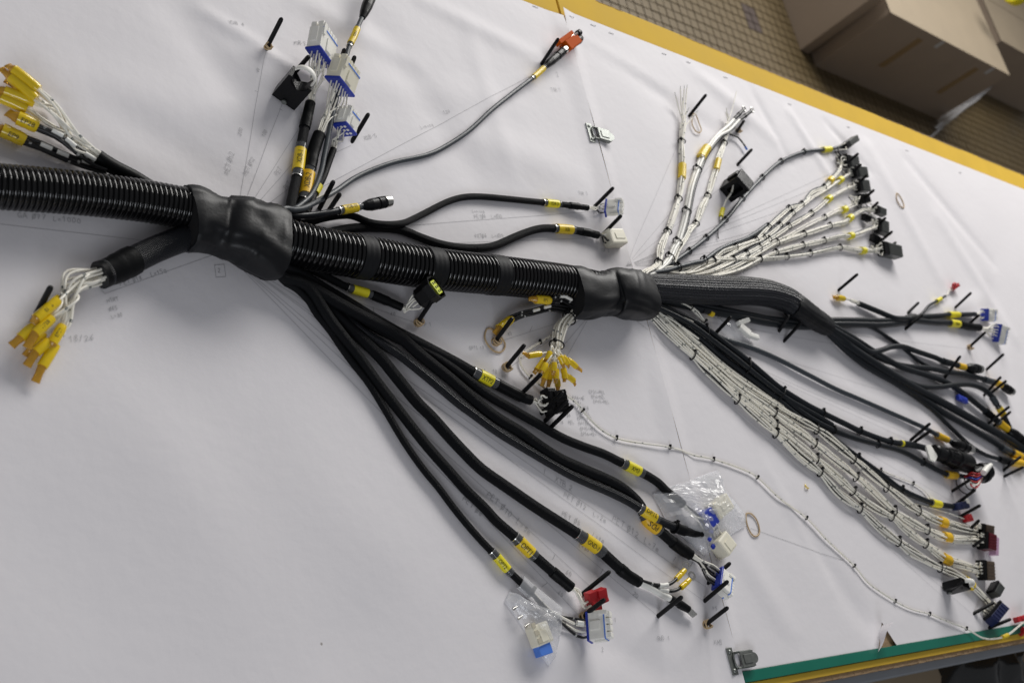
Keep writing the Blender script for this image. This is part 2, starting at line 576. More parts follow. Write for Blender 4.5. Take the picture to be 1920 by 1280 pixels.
spot = math_node(nt, 'LESS_THAN', n2.outputs["Distance"], rad)
mx2 = nt.nodes.new("ShaderNodeMix"); mx2.data_type = 'RGBA'
mx2.inputs["B"].default_value = (0.25, 0.22, 0.19, 1)
nt.links.new(mx.outputs["Result"], mx2.inputs["A"]); nt.links.new(math_node(nt, 'MULTIPLY', spot, 0.8), mx2.inputs["Factor"])
nt.links.new(mx2.outputs["Result"], pb.inputs["Base Color"])
bp = nt.nodes.new("ShaderNodeBump"); bp.inputs["Strength"].default_value = 0.25; bp.inputs["Distance"].default_value = 0.002
nt.links.new(n3.outputs["Fac"], bp.inputs["Height"]); nt.links.new(bp.outputs["Normal"], pb.inputs["Normal"])


def grid_sheet(name, x0, x1, y0, y1, zf, step=0.006):
    nx, ny = int((x1 - x0) / step) + 1, int((y1 - y0) / step) + 1
    vs, fs = [], []
    for j in range(ny + 1):
        y = y0 + (y1 - y0) * j / ny
        for i in range(nx + 1):
            x = x0 + (x1 - x0) * i / nx
            vs.append(Vector((x, y, zf(x, y))))
    for j in range(ny):
        for i in range(nx):
            a = j * (nx + 1) + i
            fs.append((a, a + 1, a + nx + 2, a + nx + 1))
    m = MB()
    m.add(vs, fs, M_PAPER)
    return m


def sm01(t):
    t = max(0.0, min(1.0, t))
    return t * t * (3 - 2 * t)


def zleft(x, y):
    z = hgt(x, y)
    e = sm01((x - (SEAM - 0.045)) / 0.05)
    z = z * (1 - 0.5 * e) + e * (0.0046 + 0.0020 * noise.noise(Vector((y * 7, 0, 0))))
    return max(z, -0.0036) * (1 - 0.6 * sm01((y - 1.15) / 0.05))


def zright(x, y):
    z = hgt(x, y) * sm01((x - SEAM + 0.01) / 0.06) + 0.0030 * sm01((SEAM + .03 - x) / .03) * (1 + .6 * noise.noise(Vector((y * 6, 4, 0))))
    z *= 1 - 0.75 * sm01((y - 1.15) / 0.05)
    z = z * sm01((y - 0.066) / 0.05)
    z += 0.0045 * sm01((SEAM + 0.035 - x) / 0.045) * sm01((y - 1.165) / 0.035)      # lifted corner by the yellow edge
    return max(z, -0.0036)


sheetL = tag(grid_sheet("paper_sheet", 0.02, SEAM - 0.0010, 0.0, 1.187, zleft).build("paper_sheet", None, Vector((0.6, 0.6, 0))),
             "big white paper sheet with pencil lines, left of the seam, under the thick conduit", "paper")
mbR = grid_sheet("paper_sheet", SEAM + 0.0012, 3.55, 0.0655, 1.204, zright)
shR = mbR.build("paper_sheet", None, Vector((2.3, 0.6, 0)))
tag(shR, "big white paper sheet right of the seam, reaching the green table edge", "paper")
# the notch torn out of the near edge
bm = bmesh.new(); bm.from_mesh(shR.data)
c0, c1, c2 = W(1648, 1148), W(1655, 1230), W(1692, 1218)
tri = [Vector((p.x - 2.3, p.y - 0.6, 0)) for p in (W(1653, 1166), W(1644, 1240), W(1694, 1228))]
for i in range(3):
    a, e = tri[i], tri[(i + 1) % 3] - tri[i]
    reg = [f for f in bm.faces if (f.calc_center_median().to_2d() - tri[0].to_2d()).length < 0.16]
    geo = reg + list({e_ for f in reg for e_ in f.edges}) + list({v for f in reg for v in f.verts})
    bmesh.ops.bisect_plane(bm, geom=geo, plane_co=a, plane_no=Vector((-e.y, e.x, 0)))


def inside(p):
    s_ = [((tri[(i + 1) % 3] - tri[i]).to_2d()).cross(p.to_2d() - tri[i].to_2d()) for i in range(3)]
    return all(v > 0 for v in s_) or all(v < 0 for v in s_)


bmesh.ops.delete(bm, geom=[f for f in bm.faces if inside(f.calc_center_median())], context='FACES')
bm.to_mesh(shR.data); bm.free()
# flap of torn paper standing up beside the notch, and the brown board seen through it
m = MB()
fa, fb = W(1653, 1172, 0.001), W(1644, 1222, 0.001)
vs = []
for i in range(7):
    for j in range(6):
        p = fa.lerp(fb, i / 6) + Vector((-0.012 * j / 5 * (1 - .2 * i / 6) - 0.004 * math.sin(i), 0.0, 0.028 * (j / 5) * (1 - 0.75 * (i / 6)) + 0.001))
        vs.append(p)
m.add(vs, [(i * 6 + j, i * 6 + j + 1, i * 6 + j + 7, i * 6 + j + 6) for i in range(6) for j in range(5)], M_PAPER)
m.build("torn_flap", shR)
m = MB()
pts = [W(1646, 1135, -0.0042), W(1620, 1226, -0.0042), W(1715, 1210, -0.0042)]
m.add(pts, [(0, 1, 2)], M_MDF, None, False)
m.build("bare_board_patch", table)

# pencil: ribbons lying on the paper
LET = {'A': [(0, 0, 2, 6, 4, 0), (.8, 2.2, 3.2, 2.2)], 'B': [(0, 0, 0, 6, 3, 5.6, 3, 3.6, 0, 3.2, 3.4, 2.6, 3.4, .4, 0, 0)], 'D': [(0, 0, 0, 6, 2.6, 5.2, 3.6, 3, 2.6, .6, 0, 0)],
       'E': [(3.4, 6, 0, 6, 0, 0, 3.4, 0), (0, 3, 2.6, 3)], 'G': [(3.6, 5, 2, 6, .3, 4.6, 0, 2.4, 1.2, 0, 3.4, .6, 3.6, 2.6, 2.2, 2.6)], 'H': [(0, 0, 0, 6), (3.4, 0, 3.4, 6), (0, 3, 3.4, 3)],
       'I': [(1.6, 0, 1.6, 6)], 'L': [(0, 6, 0, 0, 3, 0)], 'M': [(0, 0, .3, 6, 2, 2.4, 3.7, 6, 4, 0)], 'N': [(0, 0, .2, 6, 3.4, 0, 3.6, 6)], 'O': [(2, 6, .4, 5, 0, 3, .6, .8, 2, 0, 3.4, 1, 3.8, 3, 3.2, 5.2, 2, 6)],
       'P': [(0, 0, 0, 6, 2.8, 5.6, 3.2, 4, 2.6, 3, 0, 2.8)], 'R': [(0, 0, 0, 6, 3, 5.4, 2.8, 3.4, 0, 3, 3.4, 0)], 'S': [(3.4, 5.4, 1.8, 6, .4, 4.8, 2, 3.2, 3.4, 1.6, 2, 0, .2, .6)],
       'T': [(2, 0, 2, 6), (0, 6, 4, 6)], 'X': [(0, 0, 3.6, 6), (0, 6, 3.6, 0)], 'Y': [(0, 6, 1.8, 3), (3.6, 6, 1.8, 3, 1.8, 0)], 'Z': [(0, 6, 3.4, 6, 0, 0, 3.4, 0)],
       '0': [(1.6, 6, .2, 4.6, .2, 1.4, 1.6, 0, 3, 1.4, 3, 4.6, 1.6, 6)], '1': [(0, 4.2, 1.8, 6, 1.6, 0)], '2': [(.2, 4.8, 1.6, 6, 3, 4.8, 2.4, 3, 0, 0, 3.4, .2)], '3': [(.2, 5.6, 2.4, 6, 3, 4.8, 1.4, 3.3, 3.1, 2, 2.2, 0, 0, .6)],
       '4': [(2.4, 0, 2.4, 6, 0, 2, 3.6, 2)], '5': [(3.2, 6, .6, 6, .3, 3.4, 2.4, 3.6, 3.2, 1.8, 2, 0, 0, .5)], '6': [(2.8, 6, .8, 3.8, .2, 1.6, 1.6, 0, 3, 1.4, 2, 3, .3, 2.2)], '7': [(0, 6, 3.4, 6, 1.2, 0), (.8, 3, 2.8, 3)],
       '8': [(1.6, 3.2, .4, 4.6, 1.6, 6, 2.8, 4.6, 1.6, 3.2, .2, 1.6, 1.6, 0, 3, 1.6, 1.6, 3.2)], '9': [(2.8, 3.6, 1.2, 3, .4, 4.6, 1.6, 6, 2.8, 5, 2.6, 2, 1.4, 0)], '/': [(0, -1, 3, 7)], '.': [(1, 0, 1.3, .3)], ',': [(1, .4, .6, -.8)],
       '=': [(0, 2, 2.6, 2), (0, 3.6, 2.6, 3.6)], '+': [(0, 2.6, 2.6, 2.6), (1.3, 1.2, 1.3, 4)], '-': [(0, 2.8, 2, 2.8)], '#': [(1.8, 6, .4, 4.8, .2, 1.4, 1.6, 0, 3.2, 1.4, 3.2, 4.8, 1.8, 6), (.2, -1.4, 3.2, 7.2)],
       'e': [(.2, 1.6, 2.6, 2.2, 1.6, 3.8, .4, 2.4, 1, .2, 2.8, .6)], 't': [(1.4, 5.4, 1.2, .2, 2.4, 0), (.2, 3.6, 2.6, 3.8)], 'i': [(1, 3.6, 1, 0)], 'n': [(0, 0, 0, 3.4, 1.6, 3.6, 2, 0)], 'g': [(2.4, 3.4, .6, 3.2, .4, 1, 2.4, .8, 2.6, 3.4, 2.2, -1.6, .6, -1.6)], 'm': [(0, 0, 0, 3.2, 1.2, 3.4, 1.4, 0), (1.4, 2.8, 2.6, 3.4, 2.8, 0)]}


def zpaper(x, y):
    return (zleft(x, y) if x < SEAM else zright(x, y))


def ribbon(m, pts, w, mt, lift=0.0005):
    for i in range(len(pts) - 1):
        a, b_ = pts[i].to_2d(), pts[i + 1].to_2d()
        e = b_ - a
        if e.length < 1e-6:
            continue
        nn = Vector((-e.y, e.x)).normalized() * w / 2
        vs = [Vector((q.x, q.y, zpaper(q.x, q.y) + lift)) for q in (a - nn, b_ - nn, b_ + nn, a + nn)]
        m.add(vs, [(0, 1, 2, 3)], mt, None, False)


def pencil(a, b_, w=0.00042, name="pencil_line"):
    A, B = W(*a), W(*b_)
    n = max(2, int((B - A).length / 0.012))
    for side, sh in ((0, sheetL), (1, shR)):
        m = MB()
        pts = [A.lerp(B, i / n) for i in range(n + 1)]
        pts = [p for p in pts if (p.x >= SEAM) == bool(side)]
        if len(pts) > 1:
            ribbon(m, pts, w, M_PENCIL)
            m.build(name, sh)


def write(text, at, d, size, w=0.00055):
    """pencilled note; at = pixel of its first letter's foot, d = pixel direction of the line, size = letter height in px"""
    o = W(*at)
    u = (W(at[0] + d[0] * 20, at[1] + d[1] * 20) - o)
    u = Vector((u.x, u.y, 0)).normalized()
    v = Vector((-u.y, u.x, 0))
    sc = size * .88 / ((PX(o + v * 0.01) - PX(o)).length / 0.01) / 6.0
    m = MB()
    x = 0.0
    rnd = random.Random(text + str(at))
    for ch in text:
        if ch == ' ':
            x += 3.4; continue
        g = LET.get(ch, LET.get(ch.upper(), []))
        sl = rnd.uniform(-.05, .2); dy = rnd.uniform(-.4, .4); k = rnd.uniform(.85, 1.1)
        for st in g:
            P = []
            for i in range(0, len(st), 2):
                gx, gy = st[i] + rnd.uniform(-.2, .2), st[i + 1] * k + rnd.uniform(-.25, .25)
                P.append(o + u * ((x + gx + gy * sl) * sc) + v * ((gy + dy) * sc))
            ribbon(m, P, w, M_PENCIL2, 0.0007)
        x += 5.0 + rnd.uniform(-.4, .4)
    if m.v:
        m.build("handwriting", sheetL if o.x < SEAM else shR)


N1a = (440, 430)
for e in ((497, 97), (530, 192), (563, 237), (552, 303), (548, 349)):
    pencil((N1a[0] + (e[0] - N1a[0]) * .15, N1a[1] + (e[1] - N1a[1]) * .15), e)
pencil((602, 352), (1004, 138)); pencil((600, 300), (657, 274)); pencil((640, 432), (1125, 396)); pencil((650, 462), (1130, 446)); pencil((0, 420), (395, 466)); pencil((196, 551), (400, 478)); pencil((196, 551), (188, 541))
N1b = (425, 476)
for e in ((1085, 1152), (1128, 1118), (1234, 1155), (1320, 1127), (1322, 1100), (1290, 1005), (782, 606)):
    pencil(N1b, e, 0.00045)
for e in ((1293, 218), (1384, 247), (1378, 330), (1575, 318), (1604, 322), (1612, 342), (1612, 380), (1639, 388), (1650, 420), (1641, 460), (1652, 476)):
    pencil((1172, 500), e, 0.00036)
for e in ((1823, 1152), (1766, 1118), (1799, 970), (1788, 922), (1794, 946), (1708, 826), (1850, 694), (1816, 654), (1884, 893), (1853, 795)):
    pencil((1160, 575), e, 0.00036)
for e in ((928, 643), (950, 692), (977, 741), (1020, 742)):
    pencil((1110, 585), e)
for a, b_ in (((1015, 1100), (1026, 1092)), ((1126, 1075), (1131, 1066)), ((1036, 1048), (1041, 1038)), ((700, 574), (702, 586)), ((993, 622), (998, 611)), ((478, 170), (484, 172)), ((523, 205), (529, 208)), ((1262, 1052), (1267, 1044)), ((1294, 1062), (1299, 1053)), ((868, 925), (872, 938)), ((1408, 990), (1580, 1050)),
              ((402, 497), (420, 496)), ((420, 496), (423, 519)), ((423, 519), (405, 520)), ((405, 520), (402, 497)), ((1022, 878), (1020, 888)), ((944, 747), (942, 757))):
    pencil(a, b_, 0.0006)
NOTES = [("YDB.4", (428, 47), (1, .12), 9), ("XDB 2", (551, 84), (1, .05), 8), ("XDB-5", (684, 263), (1, -.22), 9), ("PET #12", (429, 327), (.24, -1), 11), ("PET #12", (463, 329), (.42, -.9), 10), ("PET", (520, 330), (.62, -.78), 10), ("PET", (537, 357), (.5, -.8), 10),
         ("200", (451, 257), (.25, -1), 9), ("100", (496, 258), (.5, -.85), 9), ("60", (485, 136), (.3, -1), 7), ("GA #77  L=1000", (34, 408), (1, .1), 11), ("PET #18 . L=150", (226, 536), (1, -.28), 10), ("HTRT", (202, 568), (1, -.22), 8), ("#65", (205, 583), (1, -.2), 8), ("L=30", (210, 597), (1, -.22), 8),
         ("18/26", (130, 642), (1, -.1), 13), ("2", (409, 512), (1, .03), 9), ("XTP 1", (785, 611), (1, .06), 9), ("60", (733, 590), (1, .2), 7), ("80", (953, 630), (1, -.42), 8), ("EP13.17", (881, 655), (1, 0), 7), ("EP 1 . 18", (895, 698), (1, .05), 8), ("PET#4   L=600", (890, 410), (1, -.03), 8), ("PET#4   L=600", (892, 446), (1, -.03), 8), ("Lining", (886, 399), (1, 0), 7),
         ("TOR.3", (1084, 366), (1, .05), 7), ("TOR.2", (1126, 472), (1, .05), 7), ("Lining", (790, 243), (1, -.32), 9), ("120", (834, 215), (1, -.3), 8), ("PET #12   L=2m", (1057, 930), (.83, .55), 10), ("PET #12  L=7m", (1146, 977), (.83, .55), 12), ("PET #8", (1053, 965), (.83, .5), 10), ("L=1m", (1110, 1006), (.83, .5), 9), ("L=30", (1085, 1025), (.83, .5), 8), ("PET #10  L=5m", (911, 930), (.74, .67), 11), ("PET #8", (866, 938), (.74, .67), 10),
         ("XTB 2", (1040, 902), (.83, .5), 11), ("60", (1061, 1074), (.8, .5), 9), ("60", (1045, 1114), (.8, .5), 9), ("20", (1186, 1115), (.7, .6), 9), ("GND.1", (1232, 1200), (1, -.03), 10), ("XM3", (1338, 1208), (1, .08), 11), ("P5", (1335, 1144), (1, .05), 8), ("1", (1153, 1166), (1, 0), 10), ("2", (1130, 1220), (1, .2), 9), ("2", (1044, 144), (1, .1), 10), ("TOR 1", (1034, 172), (1, .05), 8), ("12", (660, 128), (.2, 1), 7)]
for i, tx in enumerate(("EP4+ME", "EP8+", "EP2+MEB", "EP1+MEL", "EP11+PB", "EP12+", "EP15+MEI", "EP16+MEI")):
    NOTES.append((tx, (1074 + i * 2.3, 748 + i * 9.6), (1, .05), 7))
for i, tx in enumerate(("EP21+MEL", "EP6+MEL", "EP10+MEL")):
    NOTES.append((tx, (1105 + i * 4, 737 + i * 9), (1, .05), 7))
NOTES += [("PET#6", (1052, 780), (1, .05), 7), ("18 . MEL", (1050, 794), (1, 0), 7), ("XM", (1500, 800), (1, .3), 7)]
for n_ in NOTES:
    write(*n_)
# staples along the far paper edge
for px, py in ((1003, 8), (1070, 27), (1112, 42), (1146, 57), (1245, 96), (1290, 112), (1360, 140), (1480, 190), (1590, 233), (1700, 277), (1800, 318)):
    c = W(px, py + 6, 0.0)
    m = MB()
    z = zpaper(c.x, c.y) + 0.0008
    m.tube([c + Vector((-0.006, 0.0, z - .001)), c + Vector((-0.0055, 0, z)), c + Vector((0.0055, 0.0005, z)), c + Vector((0.006, 0, z - .001))], 0.0005, M_STAPLE, 5)
    m.build("staple", sheetL if c.x < SEAM else shR)
# wood shaving on the sheet
m = MB()
m.tube(crom([W(1510, 908, .001), W(1512, 913, .003), W(1516, 915, .001)], .003), 0.0012, M_CAP, 5)
tag(m.build("wood_shaving"), "tiny curled yellow shaving lying alone on the paper between wire and bundle", "shaving")

# ------------------------------------------------------------------ cartons behind and below the table
M_CARD = mat("cardboard", (0.31, 0.24, 0.18), 0.75, noise_amt=0.1, noise_scale=8)
M_CARDL = mat("cardboard_top", (0.29, 0.235, 0.165), 0.75, noise_amt=0.1, noise_scale=8)
M_PTAPE = mat("packing_tape", (0.24, 0.155, 0.07), 0.3, noise_amt=0.1)
M_STICK = mat("pale_sticker", (0.45, 0.44, 0.43), 0.5)


def carton(x0, x1, y0, y1, z0, z1, label, tapes=True):
    o = tag(empty("cardboard_box", ((x0 + x1) / 2, (y0 + y1) / 2, z0)), label, "box")
    boxpart("side_panel", x0, x1, y0, y1, z0, z1 - 0.004, M_CARD, o, 0.004)
    ym = (y0 + y1) / 2
    boxpart("top_flap", x0 - 0.002, x1 + 0.002, y0 - 0.002, ym - 0.002, z1 - 0.0035, z1, M_CARDL, o, 0.0015)
    boxpart("top_flap", x0 - 0.002, x1 + 0.002, ym + 0.002, y1 + 0.002, z1 - 0.0035, z1, M_CARDL, o, 0.0015)
    if tapes:
        for k in (.3, .78):
            xx = x0 + (x1 - x0) * k
            boxpart("tape_strip", xx - 0.02, xx + 0.02, y0 - 0.0008, y0 + 0.001, z0 + (z1 - z0) * .35, z1 - .12 * (z1 - z0), M_PTAPE, o)
        for k in (.42, .86):
            xx = x0 + (x1 - x0) * k
            boxpart("sticker", xx - 0.012, xx + 0.012, y0 - 0.0008, y0 + 0.001, z1 - 0.13 * (z1 - z0), z1 - 0.006, M_STICK, o)
    return o


HB = 0.0
best = None
for k in range(1, 90):
    z = FLOOR + k * 0.01
    d = (PX(Vector((3.72, 2.40, z))) - Vector((1659, 13))).length
    if best is None or d < best[0]:
        best = (d, z)
ZB = best[1]
print("box top", ZB, best[0])
carton(3.73, 4.72, 2.40, 3.3, FLOOR + .003, ZB, "big cardboard box with brown tape stripes on the floor, nearest the table corner")
carton(3.655, 3.712, 2.455, 3.5, FLOOR + .003, ZB + .02, "narrow cardboard box standing behind the big taped box on the tiles", False)
carton(5.05, 5.9, 2.75, 3.3, FLOOR + .003, FLOOR + .30, "dark low carton far behind the big taped box at the picture's top right corner", False)
M_PLA = mat("clear_film", (0.75, 0.76, 0.80), 0.12, alpha=0.42)
m = MB()
vs, fs = [], []
for i in range(14):
    for j in range(10):
        p = W(1740 + i * 14 + j * 2, 262 - i * 11.5 - j * 4.5, FLOOR + 0.03)
        vs.append(p + Vector((0, 0, 0.05 * noise.noise(Vector((i * .6, j * .6, 2))) + .02)))
for i in range(13):
    for j in range(9):
        fs.append((i * 10 + j, i * 10 + j + 1, i * 10 + j + 11, i * 10 + j + 10))
m.add(vs, fs, M_PLA)
tag(m.build("plastic_film"), "crumpled clear plastic film on the tiles beside the big taped box", "film")
# far pale shelf edge and reel in the corner
o = tag(empty("storage_rack", (5.6, 3.6, FLOOR)), "pale rack shelf with a yellow reel in the top right corner", "rack")
boxpart("shelf", 5.3, 6.6, 3.3, 4.2, -0.42, -0.36, mat("pale_shelf", (0.42, 0.38, 0.30), .6), o, .004)
boxpart("leg", 5.3, 5.36, 3.9, 3.96, FLOOR, -0.42, M_RAIL, o)
boxpart("leg", 6.5, 6.56, 3.9, 3.96, FLOOR, -0.42, M_RAIL, o)
for c, r_, mt in ((W(1905, -12, -0.25), 0.05, M_LEM),):
    m = MB()
    m.tube([c + Vector((-.03, 0, 0)), c + Vector((-.02, 0, 0)), c + Vector((.02, 0, 0)), c + Vector((.03, 0, 0))], [r_ * .9, r_, r_, r_ * .9], mt, 18)
    m.build("reel", o)
# under the near edge: carton and dark glossy bag
cz = -0.36
a, b_ = W(1560, 1262, cz), W(1730, 1225, cz)
carton(W(1470, 1275, cz).x, W(1770, 1275, cz).x, a.y - 0.35, W(1650, 1256, cz).y, cz - 0.3, cz, "cardboard box standing under the table below the green edge", False)
m = MB()
vs, fs = [], []
c = W(1860, 1262, cz + .02)
for i in range(24):
    for j in range(24):
        x, y = (i - 12) * 0.02, (j - 12) * 0.016
        r2 = (x / .24) ** 2 + (y / .19) ** 2
        z = 0.11 * max(0, 1 - r2) + 0.03 * noise.noise(Vector((x * 18, y * 18, 0))) + 0.015 * noise.noise(Vector((x * 50, y * 50, 4)))
        vs.append(c + Vector((x, y, z - 0.06)))
for i in range(23):
    for j in range(23):
        fs.append((i * 24 + j, i * 24 + j + 24, i * 24 + j + 25, i * 24 + j + 1))
m.add(vs, fs, mat("dark_bag_film", (0.02, 0.021, 0.022), 0.16, spec=.7))
tag(m.build("parts_bag"), "dark shiny bag of parts lying on a shelf under the table corner", "bag")
boxpart("lower_shelf", c.x - .6, c.x + .5, c.y - .35, c.y + .3, c.z - .09, c.z - .075, M_MDF, table)

# ------------------------------------------------------------------ the wire harness: builders
harness = tag(empty("wire_harness", W(640, 480)), "big black and white wire harness with corrugated conduit fanning out over the paper", "wire harness")


def text_mesh(body):
    cu = bpy.data.curves.new("txt", 'FONT')
    cu.body = body
    cu.size = 1.0
    cu.resolution_u = 3
    ob = bpy.data.objects.new("txt", cu)
    me = ob.to_mesh()
    bm = bmesh.new()
    bm.from_mesh(me)
    ob.to_mesh_clear()
    bpy.data.objects.remove(ob)
    bpy.data.curves.remove(cu)
    for i in range(1, 8):
        bmesh.ops.bisect_plane(bm, geom=bm.verts[:] + bm.edges[:] + bm.faces[:], plane_co=(0, i * 0.1, 0), plane_no=(0, 1, 0))
    bm.verts.ensure_lookup_table()
    bm.verts.index_update()
    vs = [v.co.copy() for v in bm.verts]
    fs = [[v.index for v in f.verts] for f in bm.faces]
    bm.free()
    return vs, fs


def side_frame(p, t):
    """unit vectors round axis t at p: towards the camera, and across"""
    c = CAM - p
    c = (c - t * c.dot(t)).normalized()
    return c, t.cross(c)


def label(path, d0, d1, r, parent, text=None, m=None, flip=False, rot_=0.0, clear=0.006, hfrac=1.15, flat=None):
    """printed sleeve from d0 to d1 with clear overlap at both ends"""
    m = m or M_YEL
    if d1 < d0:
        d0, d1 = d1, d0
    if clear:
        c0, c1 = path.sub(max(0, d0 - clear), d0 + .001, .002), path.sub(d1 - .001, d1 + clear * .8, .002)
        for c_ in (c0, c1):
            b = MB()
            b.tube(c_, r + 0.0005, M_CLR, 14, False)
            b.build("clear_sleeve", parent)
        b = MB()
        b.tube(path.sub(max(0, d0 - clear) - .0008, max(0, d0 - clear) + .0004, .001), r + .0008, M_SIL if clear > .004 else M_CLR, 14, False)
        b.build("sleeve_rim", parent)
    b = MB()
    P_ = path.sub(d0, d1, .003)
    b.tube(P_, [flat] * len(P_) if flat else r + 0.0011, m, 18)
    if text:
        vs, fs = text_mesh(text)
        x0, x1 = min(v.x for v in vs), max(v.x for v in vs)
        L = d1 - d0
        sc = min(L * 0.8 / (x1 - x0), r * hfrac)
        rr = r + 0.0014
        out = []
        for v in vs:
            u = (v.x - (x0 + x1) / 2) * sc
            w = (v.y - 0.35) * sc * 1.25
            if flip:
                u, w = -u, -w
            d = (d0 + d1) / 2 + u
            p, t = path.at(d), path.tan(d)
            c, s_ = side_frame(p, t)
            a = w / rr + rot_
            out.append(p + c * (rr * math.cos(a)) - s_ * (rr * math.sin(a)))
        b.add(out, fs, M_INK, None, False)
    o = b.build("label_sleeve", parent)
    if text:
        o["label"] = "yellow sleeve printed " + text
    return o


def shrink(path, d0, d1, r, parent, m=None, name="heat_shrink", steps=None, sides=16):
    P = path.sub(d0, d1, .004)
    n = len(P)
    rad = []
    for i in range(n):
        t = i / (n - 1)
        k = 1.0 + 0.04 * noise.noise(Vector((P[i].x * 120, P[i].y * 120, 1.1)))
        if steps:
            for q, s_ in steps:
                if t >= q:
                    k2 = s_
            k *= k2
        rad.append(r * k)
    b = MB()
    b.tube(P, rad, m or M_SHRINK, sides)
    return b.build(name, parent)


def cable(px, r, m, h=None, stop=None, name="cable", parent=None, lab=None, sides=12, step=0.006, path=None):
    """round cable of radius r (mm) through pixels; default it lies on the paper"""
    path = path or Path(px, h if h is not None else r + 0.3, step)
    b = MB()
    end = path.near(*stop) if stop else path.L[-1]
    b.tube(path.sub(0, end, step), r * 0.001, m, sides)
    o = b.build(name, parent or harness)
    if lab:
        o["label"] = lab
    return o, path


def wire(P, r, m, parent, name="wire", sides=6, step=0.006):
    b = MB()
    b.tube(crom(P, step), r, m, sides)
    return b.build(name, parent)


def disc(n, R_, rnd):
    out = []
    for i in range(n):
        a = i * 2.39996 + rnd.uniform(-.2, .2)
        q = R_ * math.sqrt((i + 0.5) / n)
        out.append((q * math.cos(a), q * math.sin(a)))
    return out


def bundle(px, n, Rw, Ru, r, m, parent=None, h=None, seed=1, name="wire_bundle", lab=None, loose=0.35, ties=(), black=0, tail=None, wander=.8, mats=None, wname="wire", tie_r=None, stagger=0.0, step=0.009):
    """n wires of radius r mm running together; Rw/Ru half width and half height (mm) of the bundle"""
    h = h if h is not None else Ru + r
    path = Path(px, h, 0.008)
    o = empty(name, path.at(path.L[-1] * .5) * 1.0, parent or harness)
    if lab:
        o["label"] = lab
    rnd = random.Random(seed)
    offs = disc(n, 1.0, rnd)
    tds = sorted(path.near(*t) for t in ties)
    tot = path.L[-1]
    N = max(6, int(tot / step))
    ends = []
    for i, (ou, ov) in enumerate(offs):
        P = []
        ph = rnd.uniform(0, 6.28)
        e0, e1 = 0.0, tot - stagger * rnd.random()
        for k in range(N + 1):
            d = e0 + (e1 - e0) * k / N
            p, t = path.at(d), path.tan(d)
            s_ = t.cross(UZ).normalized()
            u_ = s_.cross(t)
            kk = 1.0
            if tds:
                dist = min(abs(d - q) for q in tds)
                kk = 0.78 + loose * sm01(dist / 0.03)
            nv = noise.noise_vector(Vector((d * 14 + i * 5.1, i * 1.9, seed))) * wander
            a = 0.6 * math.sin(d * 9 + seed)
            uu = ou * math.cos(a) - ov * math.sin(a) + nv.x * .55
            vv = ou * math.sin(a) + ov * math.cos(a) + nv.y * .4
            q = p + s_ * (uu * kk * Rw * .001) + u_ * (vv * kk * Ru * .001)
            q.z = max(q.z, r * .001 + .0005 + (zpaper(q.x, q.y) if q.y > .066 else -.01))
            P.append(q)
        mm_ = mats[i % len(mats)] if mats else (M_BWIRE if i < black else m)
        b = MB()
        b.tube(P, r * .001, mm_, 6)
        b.build(wname, o)
        ends.append(P[-1])
    for q in tds:
        tie(path, q, (tie_r or (Rw * .92 + r)) * .001, (Ru * .92 + r) * .001, o, rnd)
    return o, path, ends


def tie(path, d, rw, ru, parent, rnd=random, out=None):
    """nylon cable tie: strap ring, head block and cut tail"""
    p, t = path.at(d), path.tan(d)
    t = (t + Vector((rnd.uniform(-.15, .15), rnd.uniform(-.15, .15), 0))).normalized()
    s_ = t.cross(UZ).normalized()
    u_ = s_.cross(t)
    b = MB()
    ring = []
    for i in range(17):
        a = 2 * math.pi * i / 16
        q = p + s_ * ((rw + .0008) * math.cos(a)) + u_ * ((ru + .0008) * math.sin(a))
        q.z = max(q.z, 0.0012)
        ring.append(q)
    k = min(1.0, .55 + rw / .014)
    b.tube(ring, 0.0011 * k, M_PEG, 6, False)
    side = -s_ if s_.y < 0 else s_
    hp = p + side * (rw * .78 + .0006) + u_ * (ru * .62 + .0006)
    b.box(hp, ((side + u_ * .35).normalized(), t, t.cross(side + u_ * .35).normalized()), (0.0026 * k, 0.0022 * k, 0.0020 * k), M_PEG, 0.0006 * k)
    return b.build("cable_tie", parent)


def frame(A, B, roll=0.0):
    a = (B - A).normalized()
    w = a.cross(UZ).normalized()
    q = Quaternion(a, R(roll))
    w = q @ w
    return a, w, w.cross(a) * 1.0


